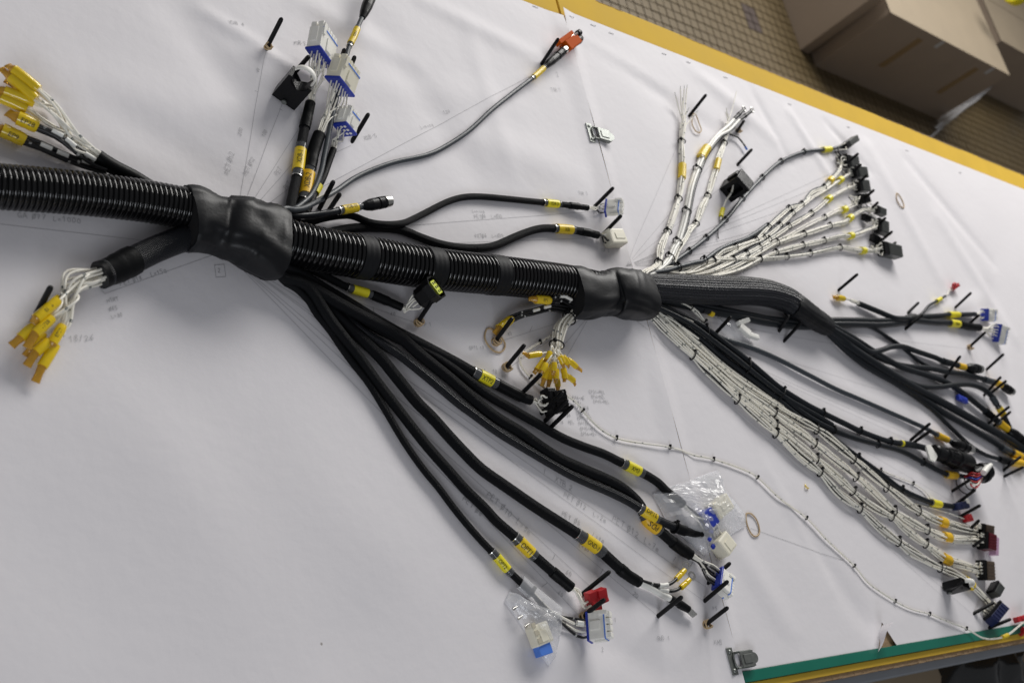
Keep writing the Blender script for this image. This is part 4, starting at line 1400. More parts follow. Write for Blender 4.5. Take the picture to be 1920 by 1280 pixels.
for pts, ya, yb, rc in (([(1197, 1086, 10), (1220, 1093, 10), (1244, 1097, 11), (1260, 1092, 12), (1269, 1084, 13)], (1268, 1085), (1284, 1068), (1287, 1058)), ([(1199, 1089, 8), (1222, 1098, 8), (1244, 1106, 9), (1264, 1107, 10), (1278, 1100, 11)], (1277, 1101), (1293, 1086), (1300, 1074))):
    pp = Path(pts, 8)
    b = MB(); b.tube(pp.P, .0024, M_BWIRE, 8); b.build("black_earth_wire", o)
    b = MB(); d = pp.near(pts[2][0], pts[2][1]); b.tube(pp.sub(d - .008, d + .008, .004), .0031, M_WTUBE, 10); b.build("wire_marker", o)
    A, B = W(*ya, .012), W(*yb, .014)
    rt = revolve(A, B, [(0, 4.0, M_CAP), (.4, 4.2, M_CAP), (.5, 3.8, M_CAP), (.62, 4.2, M_CAP), (1, 3.4, M_CAP)], "ring_terminal", harness, "yellow crimped ring terminal near the GND-1 cable end")
    a = (B - A).normalized()
    C = B + (W(*rc, .015) - B).normalized() * .0075
    u = ((CAM - C).normalized() * .75 + UZ * .25 + UX * .2); u = (u - a * u.dot(a)).normalized(); w = u.cross(a)
    b = MB()
    vs, fs = [], []
    for i in range(20):
        an = 2 * math.pi * i / 20
        for rr, zz in ((.0066, .0006), (.0034, .0006), (.0034, -.0006), (.0066, -.0006)):
            vs.append(C + a * (rr * math.cos(an)) + w * (rr * math.sin(an)) + u * zz)
    for i in range(20):
        k = (i + 1) % 20
        for j in range(4):
            fs.append((i * 4 + j, k * 4 + j, k * 4 + (j + 1) % 4, i * 4 + (j + 1) % 4))
    b.add(vs, fs, M_SIL, None, False)
    b.build("ring", rt)
# OPT1
o, p = cable([(525, 514, 22), (560, 527, 22), (585, 545, 20), (617, 595, 16), (655, 645, 12), (671, 665, 10), (706, 714, 8), (742, 761, 7), (783, 814, 7), (809, 846, 7), (841, 882, 7), (872, 917, 7), (908, 952, 7), (931, 977, 7), (966, 1007, 7), (996, 1036, 7), (1038, 1073, 7), (1071, 1101, 7)], 6.3, M_BRAID, 7, name="braided_cable", lab="braided cable with the OPT1 label", sides=16)
label(p, p.near(973, 1014), p.near(997, 1036), .0067, o, "OPT1", m=M_YEL, clear=.008)
shrink(p, p.near(1036, 1071), p.L[-1], .0073, o, steps=((0, 1), (.5, .94)))
A, B = W(1104, 1131, .010), W(1134, 1118, .014)
cn = connector(A, B, 14, 14, 0, "block", "red terminal block at the end of the OPT1 cable", (2, 2), body=M_RED)
for q, hh in (((1108, 1117), 14), ((1126, 1112), 18), ((1116, 1138), 10)):
    b = MB()
    b.box(W(*q, hh * .001), frame(A, B, 20), (.007, .006, .0055), M_RED, .001)
    b.build("terminal_cell", cn[0])
wired(o, p, cn, 5, .005, .0014)
# OPT2
o, p = cable([(526, 520, 18), (555, 540, 14), (580, 565, 9), (592, 586, 7), (620, 621, 6), (640, 651, 6), (662, 681, 5), (692, 719, 5), (721, 766, 5), (747, 810, 5), (767, 842, 5), (794, 880, 5), (822, 914, 5), (848, 949, 5), (873, 980, 5), (900, 1011, 5), (929, 1041, 5), (953, 1069, 5), (972, 1087, 5), (996, 1111, 6)], 4.4, M_BRAID, 5, name="braided_cable", lab="thinnest lower braided cable with the OPT2 label")
label(p, p.near(931, 1043), p.near(952, 1067), .0048, o, "OPT2", m=M_LEM, clear=.009)
tie(p, p.near(996, 1110), .0056, .0056, o)
cn = connector(W(1104, 1176, .010), W(1147, 1170, .036), 34, 14, 0, "mate", "white connector with blue rear face at the end of the OPT2 cable", (1, 4))
wired(o, p, cn, 4, .004, .0017, mats=[M_BWIRE, M_WHITE, M_WHITE, M_BWIRE], sag=.003)
b = MB()
b.tube([W(1082, 1166, .011), W(1094, 1168, .013)], .0028, M_WTUBE, 8)
b.build("wire_marker", o)

# ------------------------------------------------------------------ right side: the big braided sleeve and what leaves it
pts = [(1205, 540, 24), (1228, 540, 24), (1275, 542, 24), (1325, 544, 24), (1370, 545, 24), (1405, 546, 24), (1440, 550, 24), (1472, 560, 24), (1490, 571, 24)]
pF = Path(pts, 24, .005)
b = MB()
vs, fs, uvs, sides = [], [], [], 60
Pp = pF.P
for i, q in enumerate(Pp):
    t = (Pp[min(len(Pp) - 1, i + 1)] - Pp[max(0, i - 1)]).normalized()
    s_ = t.cross(UZ).normalized(); u_ = s_.cross(t)
    tt = i / (len(Pp) - 1)
    wr = 20 + 5 * sm01(tt / .5); hr = 20 - 1 * tt
    for j in range(sides):
        a = 2 * math.pi * j / sides - math.pi / 2
        k = 1 + 0.085 * abs(math.cos(a * 4.5 + .4 * math.sin(tt * 4))) - .03
        vs.append(q + s_ * (wr * .001 * k * math.cos(a)) + u_ * (hr * .001 * k * math.sin(a)))
for i in range(len(Pp) - 1):
    for j in range(sides):
        k = (j + 1) % sides
        fs.append((i * sides + j, (i + 1) * sides + j, (i + 1) * sides + k, i * sides + k))
        c = 14.0 / sides
        uvs.append([(j * c, pF.L[i] * 100), (j * c, pF.L[i + 1] * 100), ((j + 1) * c, pF.L[i + 1] * 100), ((j + 1) * c, pF.L[i] * 100)])
b.add(vs, fs, M_BRAIDW, uvs)
oF = b.build("wide_braided_sleeve", harness); oF["label"] = "wide ridged braided sleeve leaving the right boot"
boot([(1484, 570, 24, 20, 24), (1497, 577, 24, 20, 24), (1512, 587, 21, 18, 23), (1524, 595, 19, 17, 22), (1536, 603, 18, 16, 21), (1553, 613, 17, 15, 20)], "shiny black shrink tube gripping the end of the wide braided sleeve", 9.0, "shrink_tube", folds=((.55, 1.5, 1.2, -.06), (.7, 1.2, 1.2, .04)))
G0 = (1535, 601)
HB = "black cable of the far right fan"


def simple(px, r, m=M_DGREY, lab=None, nm="black_cable", h=None, **k):
    return cable(px, r, m, h, name=nm, lab=lab, sides=10, **k)


# J cables
o, p = simple([(1535, 598, 22), (1553, 607, 22), (1603, 636, 16), (1645, 663, 12), (1688, 687, 10), (1731, 701, 8), (1764, 712, 8), (1790, 726, 8), (1819, 747, 8), (1851, 773, 8), (1868, 787, 9), (1884, 801, 10), (1896, 810, 10)], 6.0)
shrink(p, p.near(1848, 770), p.near(1866, 785), .0076, o)
label(p, p.near(1874, 792), p.near(1888, 804), .0074, o, None, m=M_ORG, clear=.006)
plug(W(1890, 806, .012), W(1925, 836, .012), 13, lab="black plug cut by the right edge, upper one")
o, p = simple([(1540, 605, 24), (1600, 640, 20), (1630, 659, 16), (1650, 657, 14), (1672, 650, 12), (1694, 650, 10), (1720, 659, 8), (1753, 670, 8), (1769, 677, 8), (1790, 683, 9), (1803, 687, 10), (1815, 689, 10)], 5.6)
shrink(p, p.near(1768, 677), p.near(1785, 682), .0070, o, M_DGREY)
label(p, p.near(1796, 685), p.near(1808, 688), .0060, o, None, m=M_ORG, clear=.004)
plug(W(1812, 689, .012), W(1838, 692, .012), 10.5, lab="black plug with bright rim at the end of the upper arching cable")
o, p = simple([(1545, 608, 20), (1620, 655, 12), (1666, 678, 9), (1705, 687, 8), (1742, 690, 8), (1775, 697, 8), (1808, 701, 8), (1836, 708, 8), (1855, 714, 9), (1872, 719, 10), (1882, 725, 10)], 5.6)
shrink(p, p.near(1846, 711), p.near(1861, 716), .0070, o, M_GREY)
label(p, p.near(1864, 717), p.near(1876, 722), .0064, o, None, m=M_ORG, clear=.004)
plug(W(1878, 722, .011), W(1898, 735, .011), 9.5, lab="small black plug with bright rim, level with the second peg pair")
o, p = simple([(1545, 610, 22), (1620, 665, 14), (1668, 700, 9), (1705, 717, 8), (1731, 725, 8), (1764, 725, 9), (1792, 721, 10), (1819, 721, 11), (1841, 728, 12), (1858, 741, 13), (1867, 755, 14), (1880, 775, 14), (1887, 789, 14), (1893, 802, 14)], 5.6)
shrink(p, p.near(1860, 744), p.near(1868, 758), .0070, o, M_GREY)
label(p, p.near(1874, 764), p.near(1882, 779), .0064, o, None, m=M_YEL, clear=.004)
o, p = simple([(1540, 607, 14), (1600, 655, 14), (1655, 691, 14), (1709, 724, 12), (1753, 747, 10), (1797, 771, 10), (1841, 796, 10), (1884, 819, 10), (1912, 836, 10), (1940, 852, 10)], 8.2, M_DGREY, lab="thickest straight black cable of the far right fan")
o, p = simple([(1540, 612, 8), (1600, 668, 8), (1660, 706, 8), (1731, 748, 7), (1775, 777, 7), (1819, 802, 7), (1863, 828, 7), (1884, 842, 7), (1906, 852, 8), (1935, 868, 8)], 6.0)
shrink(p, p.near(1878, 838), p.near(1893, 846), .0074, o, M_GREY)
label(p, p.near(1899, 848), p.near(1914, 856), .0074, o, None, m=M_ORG, clear=.004)
o, p = simple([(1545, 614, 6), (1610, 678, 5), (1680, 720, 5), (1722, 748, 5), (1753, 772, 5), (1775, 794, 5), (1797, 815, 5), (1819, 835, 5), (1847, 852, 5), (1876, 861, 6), (1905, 867, 7), (1935, 872, 7)], 4.4, lab="thin lowest black cable of the far right fan")
label(p, p.near(1896, 865), p.near(1916, 869), .0078, o, None, m=M_ORG, clear=.004)
revolve(W(1874, 860, .008), W(1893, 865, .008), [(0, 6, M_BLK), (.4, 8, M_BLK), (1, 8, M_BLK)], "strain_relief", o)
# H: second run behind the sleeve, splitting to blue and white connectors
for k, (dy, hh, r_) in enumerate(((-3, 9, 7.0), (5, 7, 6.6))):
    o, p = simple([(1222, 556 + dy, hh + 8), (1260, 562 + dy, hh), (1330, 578 + dy, hh), (1400, 592 + dy, hh), (1447, 601 + dy, hh), (1509, 607 + dy, hh), (1556, 603 + dy, hh), (1603, 603 + dy, hh), (1650, 604 + dy, hh), (1689, 602 + dy * .7, hh), (1712, 598 + dy * .6, hh), (1730, 597 + dy * 1.1, hh), (1757, 597 + dy * 1.6, hh)] + ([(1780, 590, 8), (1800, 590, 8), (1828, 589, 9)] if k == 0 else [(1778, 605, 7), (1800, 608, 8), (1818, 612, 8), (1836, 614, 9)]), r_ * (.8 if k == 0 else 1))
    if k == 0:
        label(p, p.near(1779, 590), p.near(1797, 590), .0060, o, None, m=M_LEM, clear=.004)
        cn = connector(W(1846, 590, .012), W(1864, 591, .016), 26, 18, 25, "mate", "small white connector with blue face at the far right, upper one", (3, 2))
        wired(o, p, cn, 4, .004, .0013)
    else:
        label(p, p.near(1781, 606), p.near(1797, 608), .0072, o, "YDR", m=M_LEM, clear=.004)
        shrink(p, p.near(1800, 608), p.L[-1], .0086, o)
        cn = connector(W(1868, 624, .014), W(1884, 630, .016), 40, 18, 30, "mate", "larger white connector with blue face at the far right, lower one", (2, 5))
        wired(o, p, cn, 9, .006, .0013)
    if k == 0:
        shrink(p, p.near(1700, 600), p.near(1716, 598), .0085, o, M_TAPE)
o, p = simple([(1706, 597, 14), (1690, 597, 14), (1674, 595, 13), (1645, 583, 9), (1610, 569, 7)], 5.6, lab="black sleeved branch turning back to a yellow capped wire")
A, d = capwire((1582, 560), (1570, 558), (1562, 557), 6.0, o, 7, 7, 5)
st, ax = ends_of(p, p.L[-1], 4, .004)
fan(st, [A + noise.noise_vector(Vector((q, 1, 1))) * .003 for q in range(4)], ax, d, .0013, M_WHITE, o, sag=.003)
o, p = simple([(1712, 596, 12), (1728, 588, 11), (1741, 573, 9), (1757, 564, 8), (1772, 555, 8)], 3.0, lab="thin branch with a red connector")
label(p, p.near(1756, 564), p.near(1764, 560), .0036, o, None, m=M_LEM, clear=0)
cn = connector(W(1786, 541, .008), W(1796, 534, .010), 9, 9, 0, "block", "tiny red connector at the end of a thin branch", (1, 2), body=M_RED)
b = MB(); b.box(W(1789, 533, .014), frame(W(1786, 541, .008), W(1796, 534, .010), 40), (.006, .003, .003), M_RED, .0006); b.build("terminal_cell", cn[0])
wired(o, p, cn, 2, .002, .0010)
o, p = simple([(1628, 612, 6), (1641, 617, 5), (1666, 633, 4), (1687, 647, 4), (1708, 665, 4), (1728, 680, 5), (1756, 692, 7), (1790, 697, 8)], 3.6)
# grey single cable with sensor plug
o, p = cable([(1330, 622, 8), (1358, 636, 6), (1398, 648, 5), (1450, 669, 5), (1513, 701, 5), (1565, 728, 5), (1609, 747, 5), (1671, 774, 5), (1734, 802, 6), (1757, 815, 7), (1778, 825, 8), (1789, 831, 9)], 4.4, M_GREY, 5, name="grey_cable", lab="single grey cable running alone to a plug with bright rim")
label(p, p.near(1757, 815), p.near(1776, 824), .0056, o, None, m=M_ORG, clear=.005)
plug(W(1784, 829, .010), W(1822, 843, .012), 9.5, lab="black plug with bright rim standing over the big round connector")

# ------------------------------------------------------------------ tied black cables and the flat white band
LM = [M_DGREY, M_DGREY, M_GREY]
o1, p1 = simple([(1218, 566, 20), (1240, 575, 14), (1280, 592, 12), (1318, 612, 12), (1355, 640, 12), (1392, 668, 12), (1432, 702, 12), (1462, 727, 11), (1510, 757, 9), (1545, 775, 8), (1584, 794, 7), (1613, 808, 6), (1650, 822, 6), (1672, 828, 6), (1692, 831, 6)], 5.2, lab="uppermost tied black cable")
label(p1, p1.near(1692, 831), p1.near(1672, 828) + .03, .0050, o1, None, m=M_LEM, clear=.004)
o2, p2 = simple([(1218, 570, 14), (1240, 582, 9), (1280, 602, 8), (1318, 624, 8), (1350, 652, 8), (1386, 679, 8), (1426, 710, 8), (1456, 734, 8), (1479, 754, 7), (1521, 784, 6), (1563, 806, 5), (1605, 822, 5), (1646, 833, 5), (1692, 846, 5), (1734, 868, 6), (1773, 888, 7), (1800, 892, 10), (1822, 895, 14)], 4.8, lab="second tied black cable bending to the red wired connector")
label(p2, p2.near(1775, 889), p2.near(1792, 892), .0064, o2, None, m=M_ORG, clear=.004)
o3, p3 = simple([(1220, 578, 8), (1245, 590, 6), (1285, 614, 6), (1320, 640, 6), (1352, 668, 6), (1390, 696, 6), (1430, 726, 6), (1462, 752, 6), (1498, 782, 5), (1553, 816, 5), (1608, 857, 5), (1650, 887, 5), (1690, 917, 5), (1733, 937, 5), (1752, 943, 6), (1766, 946, 6), (1786, 949, 7)], 5.2, lab="lowest tied black cable along the white band")
label(p3, p3.near(1747, 942), p3.near(1762, 946), .0060, o3, None, m=M_LEM, clear=.004)
o4, p4_ = simple([(1222, 572, 20), (1262, 590, 18), (1300, 611, 17), (1336, 638, 17), (1375, 668, 16), (1412, 698, 15), (1450, 728, 13), (1480, 750, 10), (1530, 778, 7), (1560, 796, 6)], 4.6)
for q in ((1316, 628), (1395, 690), (1462, 738)):
    d = p2.near(*q)
    p_, t_ = p2.at(d), p2.tan(d)
    tp = Path([tuple(PX(p_ - t_ * .01 + UZ * .002)), tuple(PX(p_ + t_ * .01 + UZ * .002))], 10)
    tie(tp, tp.L[-1] / 2, .015, .010, o2)
for q in ((1542, 774), (1612, 808), (1669, 827)):
    tie(p1, p1.near(*q), .0060, .0060, o1)
for q in ((1563, 806), (1646, 833), (1731, 866)):
    tie(p2, p2.near(*q), .0056, .0056, o2)
for q in ((1608, 857), (1690, 917)):
    tie(p3, p3.near(*q), .0060, .0060, o3)
WB = "white wire bundle of the flat tied band"
lanes = [
    ("A", [(1222, 578), (1262, 606), (1310, 648), (1350, 684), (1400, 722), (1450, 755), (1500, 786), (1530, 804), (1550, 818), (1590, 852), (1618, 876), (1643, 898), (1669, 919), (1696, 939), (1720, 956), (1747, 971), (1770, 979), (1800, 988), (1826, 994)], 8, (1768, 978), [(1530, 805), (1600, 861), (1662, 913), (1722, 957)], 1),
    ("B", [(1224, 582), (1255, 608), (1300, 648), (1345, 690), (1395, 732), (1447, 770), (1500, 810), (1545, 846), (1585, 878), (1620, 906), (1652, 936), (1683, 962), (1707, 976), (1736, 991), (1755, 1000), (1777, 1007), (1815, 1010), (1842, 1012)], 9, (1776, 1006), [(1452, 774), (1527, 832), (1606, 893), (1676, 958), (1738, 992)], 1),
    ("C", [(1224, 586), (1252, 612), (1295, 653), (1340, 697), (1390, 742), (1440, 785), (1485, 824), (1528, 858), (1570, 893), (1605, 925), (1640, 950), (1676, 970), (1693, 986), (1720, 1008), (1736, 1019), (1755, 1034), (1776, 1049), (1805, 1058), (1835, 1068)], 9, (1775, 1048), [(1455, 795), (1530, 860), (1600, 920), (1672, 966), (1736, 1018)], 1),
    ("D", [(1222, 590), (1246, 614), (1289, 656), (1335, 702), (1380, 746), (1415, 778), (1452, 810), (1495, 850), (1537, 884), (1574, 926), (1613, 953), (1650, 988), (1683, 1014), (1720, 1040), (1755, 1060), (1790, 1076), (1818, 1094), (1842, 1118), (1858, 1138)], 9, (1817, 1093), [(1300, 665), (1383, 748), (1455, 812), (1538, 885), (1612, 953), (1684, 1015), (1762, 1063)], 3)]
LE = {}
for nm, px, n, lp, ts, bl in lanes:
    o, p, en = bundle(px, n, 7.6, 4.4, 1.5, M_WHITE, h=6.0, seed=ord(nm), name="wire_bundle", lab=WB + ", label near its end", ties=ts, black=bl, loose=.45, wander=.6)
    d = p.near(*lp)
    label(p, d - .010, d + .010, .0072, o, None, m=M_ORG if nm != "D" else M_YEL, clear=0, flat=(.0098, .0074))
    LE[nm] = (o, p, en)
# connectors the band runs to
def endconn(nm, A, B, wid, hei, roll, body, lab, cells=(2, 5), style="dark", rear=None):
    o, p, en = LE[nm]
    co, pts, a = connector(A, B, wid, hei, roll, style, lab, cells, body=body)
    t = p.tan(p.L[-1])
    fan(en, (pts * 3)[:len(en)], t, a, .0015, M_WHITE, o, sag=.004)
    return co
endconn("A", W(1836, 990, .012), W(1856, 994, .016), 18, 20, 20, M_BROWN, "brown connector, uppermost on the near right row")
c_ = endconn("B", W(1840, 1012, .014), W(1858, 1018, .018), 30, 26, 15, M_DRED, "dark red connector with a pink edge on the near right row")
b = MB(); b.box(W(1864, 1024, .014), frame(W(1840, 1012, .014), W(1858, 1018, .018), 15), (.004, .017, .008), M_PINK, .001); b.build("pink_lock", c_)
endconn("C", W(1838, 1068, .012), W(1856, 1070, .016), 34, 22, 15, M_BROWN, "dark connector below the red one on the near right row")
c_ = endconn("D", W(1858, 1142, .014), W(1876, 1158, .022), 40, 26, 20, M_NAVY, "navy blue connector in the near right corner of the table")
connector(W(1860, 1098, .012), W(1872, 1112, .014), 26, 20, 10, "dark", "dark grey connector above the navy one", (2, 3), body=M_DKG)

# big round connector, its white tag, and the red wired connector
rc = revolve(W(1750, 846, .018), W(1816, 870, .020), [(0, 13, M_BLK), (.04, 15, M_BLK), (.2, 15, M_BLK), (.22, 12.5, M_BLK), (.3, 12.5, M_BLK), (.32, 16, M_BLK), (.6, 16, M_BLK), (.62, 19, M_BLK), (.95, 19, M_BLK), (1, 17, M_BLK)], "round_connector", harness, "big black round connector lying at the middle right", 28)
for k in range(14):
    A, B = W(1750, 846, .018), W(1816, 870, .020)
    a, w, u = frame(A, B)
    an = 2 * math.pi * k / 14
    b = MB()
    b.box(A.lerp(B, .46) + w * (.016 * math.cos(an)) + u * (.016 * math.sin(an)), (a, w * math.cos(an) + u * math.sin(an), u * math.cos(an) - w * math.sin(an)), (.009, .0012, .0012), M_BLK)
    b.build("grip_rib", rc)
b = MB()
b.tube(crom([W(1692, 831, .006), W(1712, 834, .006), W(1735, 840, .009), W(1752, 847, .016)], .005), .0062, M_DGREY, 10)
b.build("cable_tail", rc)
b = MB()
vs = [W(1733, 836, .012), W(1741, 834, .016), W(1755, 856, .02), W(1750, 866, .018), W(1741, 862, .014)]
vs2 = [v + Vector((0, .0, .004)) for v in vs]
b.add(vs + vs2, [(0, 1, 2, 3, 4), (9, 8, 7, 6, 5)] + [(i, (i + 1) % 5, 5 + (i + 1) % 5, 5 + i) for i in range(5)], M_HOUS, None, False)
b.build("white_tag", rc)
rw = revolve(W(1826, 893, .022), W(1852, 882, .034), [(0, 15, M_BLK), (.5, 17, M_BLK), (.52, 20, M_BLK), (.7, 20, M_BLK), (.72, 16, M_BLK), (1, 16, M_BLK)], "round_connector", harness, "black connector with red wires and a white wrap at the right", 24)
for k in range(6):
    b = MB()
    a0 = W(1808 + k * 2, 893 + k, .016 + k * .001)
    b.tube(crom([a0, W(1822, 886 + k * 5, .034 + .002 * k), W(1832, 888 + k * 5, .04), W(1842, 886 + 2 * k, .036)], .004), .0014, (M_RED, M_RED, M_BLUE, M_RED, M_WHITE, M_RED)[k], 6)
    b.build("wire", rw)
b = MB()
b.tube([W(1844, 886, .045), W(1850, 878, .046), W(1858, 871, .046)], [.006, .006, .004], M_HOUS, 10)
b.build("white_wrap", rw)
b = MB()
b.tube(crom([W(1793, 895, .006), W(1794, 908, .004), W(1803, 921, .004), W(1818, 926, .01), W(1830, 915, .02)], .004), .0012, M_BLK, 6)
b.tube(crom([W(1808, 895, .012), W(1810, 908, .006), W(1820, 918, .008), W(1832, 910, .02)], .004), .0012, M_BLK, 6)
b.build("black_loop", rw)
cn = connector(W(1790, 950, .010), W(1812, 946, .014), 14, 14, 10, "block", "small navy connector with a white cap at the end of a black cable", (1, 2), body=M_NAVY)
b = MB(); b.box(W(1812, 940, .018), frame(W(1790, 950, .01), W(1812, 946, .014)), (.005, .005, .004), M_HOUS, .001); b.build("white_cap", cn[0])
cn = connector(W(1808, 972, .008), W(1820, 970, .010), 14, 10, 0, "block", "tiny red connector beside a peg above the brown connector", (1, 2), body=M_RED)
b = MB(); b.tube(crom([W(1700, 940, .002), W(1740, 950, .002), W(1780, 962, .004), W(1808, 972, .008)], .006), .0011, M_WHITE, 6); b.build("wire", cn[0])
b = MB(); b.tube(crom([W(1590, 845, .003), W(1650, 880, .002), W(1712, 906, .002), W(1738, 925, .003), W(1748, 941, .006)], .006), .0011, M_WHITE, 6); o = b.build("thin_white_wire", harness)
pt = Path([(1590, 845), (1650, 880), (1712, 906), (1738, 925)], 2.5)
for q in ((1652, 879), (1712, 906), (1591, 834)):
    tie(pt, pt.near(*q), .0022, .0022, o)

# ------------------------------------------------------------------ upper right: white branches
def wb(px, n, Rw, Ru, r, ties, seed, lab, **k):
    return bundle(px, n, Rw, Ru, r, M_WHITE, seed=seed, name="wire_bundle", lab=lab, ties=ties, **k)


o, p, en = wb([(1205, 515, 26), (1224, 505, 20), (1235, 492, 12), (1239, 466, 8), (1252, 434, 7), (1262, 405, 7), (1272, 372, 7), (1278, 334, 7), (1279, 308, 7), (1278, 265, 7), (1281, 234, 8)], 7, 5, 4, 1.7, [(1236, 492), (1252, 434), (1272, 372), (1278, 265)], 11, "white wire branch with bare ends, leftmost of the upper right fan", loose=.5, wander=.4, black=1)
label(p, p.near(1278, 334), p.near(1279, 309), .0062, o, None, m=M_YEL, clear=0)
for q, e in zip(en, ((1267, 181), (1276, 168), (1283, 167), (1288, 165), (1289, 208), (1305, 212), (1280, 190))):
    m_ = q.lerp(W(*e, .012), .5) + noise.noise_vector(q * 90) * .004
    wire([q, m_, W(*e, .014)], .0012, M_WHITE, o)
    E_ = W(*e, .014)
    wire([E_, E_ + (E_ - m_).normalized() * .008], .0005, M_ZINC, o, name="bare_end")
# thick pair
o = empty("thick_wire_pair", W(1290, 400, .006), harness); o["label"] = "pair of thick white and black wires ending in ring lugs"
for k, (dx, m_) in enumerate(((-3.5, M_WTUBE), (4.2, M_DGREY), (.6, M_WTUBE))):
    base = [(1212, 520, 22), (1232, 508, 14), (1248, 496, 9), (1258, 482, 6), (1266, 464, 5), (1273, 452, 5), (1285, 412, 5), (1297, 352, 5), (1309, 317, 5), (1318, 296, 5), (1330, 277, 6), (1348, 255, 8)]
    px = [(x + dx, y + dx * .3, (h_ if k < 2 else h_ + 5)) for x, y, h_ in base]
    px += {0: [(1364, 237, 10), (1378, 222, 12)], 1: [(1362, 250, 7), (1376, 238, 8)], 2: [(1368, 244, 12), (1386, 225, 14)]}[k]
    pk = Path(px, 6, .008)
    b = MB(); b.tube(pk.P, .0035 if k < 2 else .003, m_, 12); b.build("thick_wire", o)
    if k == 0: pk0 = pk
label(pk0, pk0.near(1316, 297), pk0.near(1327, 279), .0078, o, None, m=M_YEL, clear=.004)
for q in ((1258, 484), (1272, 455), (1287, 396), (1309, 318)):
    d = pk0.near(*q); tp = Path([tuple(PX(pk0.at(d - .01) + Vector((.003, 0, 0)))), tuple(PX(pk0.at(d + .01) + Vector((.003, 0, 0))))], 7)
    tie(tp, tp.L[-1] / 2, .0082, .006, o)
for A, B, C in (((1377, 223), (1393, 207), (1400, 199)), ((1385, 226), (1408, 209), (1414, 201))):
    q = revolve(W(*A, .013), W(*B, .016), [(0, 3.6, M_BLK), (.45, 3.6, M_BLK), (.47, 4.6, M_BLK), (.6, 4.6, M_BLK), (.62, 3.6, M_BLK), (1, 3.4, M_BLK)], "ring_terminal", harness, "black sleeved ring lug on the thick wire pair")
    E_ = W(*C, .017)
    b = MB()
    a = (E_ - W(*B, .016)).normalized()
    E_ = W(*B, .016) + a * .0062
    u = (CAM - E_).normalized() + UX * .3; u = (u - a * u.dot(a)).normalized(); w = u.cross(a)
    ring = [E_ + a * (.0052 * math.cos(i * .3925)) + w * (.0052 * math.sin(i * .3925)) for i in range(17)]
    b.tube(ring, .0016, M_SIL, 6, False)
    b.build("ring", q)
o, p, en = wb([(1262, 490, 8), (1272, 466, 7), (1283, 449, 6), (1293, 431, 6), (1305, 419, 6), (1315, 390, 6), (1327, 367, 6), (1336, 338, 6), (1343, 317, 6), (1347, 300, 6), (1353, 284, 6), (1358, 268, 6), (1364, 236, 7)], 6, 4.2, 3.6, 1.6, [(1305, 419), (1327, 367), (1358, 268)], 12, "white wire branch right of the thick pair", loose=.5, wander=.4)
label(p, p.near(1341, 318), p.near(1347, 300), .0052, o, None, m=M_YEL, clear=0)
for q, e in zip(en, ((1362, 203), (1381, 172), (1365, 214), (1360, 210), (1368, 218), (1371, 250))):
    wire([q, q.lerp(W(*e, .01), .5) + noise.noise_vector(q * 70) * .003, W(*e, .012)], .0009, M_WHITE, o)
wire([W(1369, 252, .006), W(1384, 258, .006), W(1394, 270, .006), W(1401, 280, .006)], .0018, M_BWIRE, o, name="black_jumper")
wire([W(1397, 275, .006), W(1401, 281, .006)], .0024, M_LBLUE, o, name="blue_splice")
# grey tied cable to the far connectors
o, p = cable([(1212, 524, 18), (1230, 512, 12), (1251, 499, 6), (1292, 471, 5), (1324, 446, 5), (1360, 412, 5), (1392, 373, 5), (1429, 333, 5), (1464, 303, 5), (1507, 285, 5), (1543, 281, 5), (1560, 279, 6), (1584, 273, 8)], 3.8, M_GREY, 5, name="grey_cable", lab="grey cable with evenly spaced ties arching to the far right connectors")
for q in ((1292, 471), (1324, 446), (1360, 412), (1392, 373), (1429, 333), (1464, 303), (1507, 285)):
    tie(p, p.near(*q), .0046, .0046, o)
label(p, p.near(1543, 281), p.near(1557, 279), .0052, o, None, m=M_LEM, clear=.004)
FARC = [((1583, 275), (1604, 260), 14, 16, M_DKG, "dark connector at the top of the far right row"), ((1585, 303), (1606, 306), 26, 16, M_DKG, "grey connector, second of the far right row"), ((1600, 322), (1622, 325), 24, 16, M_DKG, "grey connector, third of the far right row"), ((1608, 348), (1626, 350), 26, 16, M_DKG, "grey connector, fourth of the far right row"),
        ((1612, 374), (1626, 372), 20, 16, M_BLK, "black connector, fifth of the far right row"), ((1642, 393), (1658, 400), 16, 14, M_DKG, "light topped connector, sixth of the far right row"), ((1644, 422), (1662, 430), 30, 16, M_DKG, "grey connector, seventh of the far right row"), ((1652, 466), (1684, 474), 26, 22, M_DKG, "big grey connector, lowest of the far right row")]
FC = [connector(W(*a, .012), W(*b_, .016), wd, hh, 12, "dark", lb, (2, 4), body=mt) for a, b_, wd, hh, mt, lb in FARC]
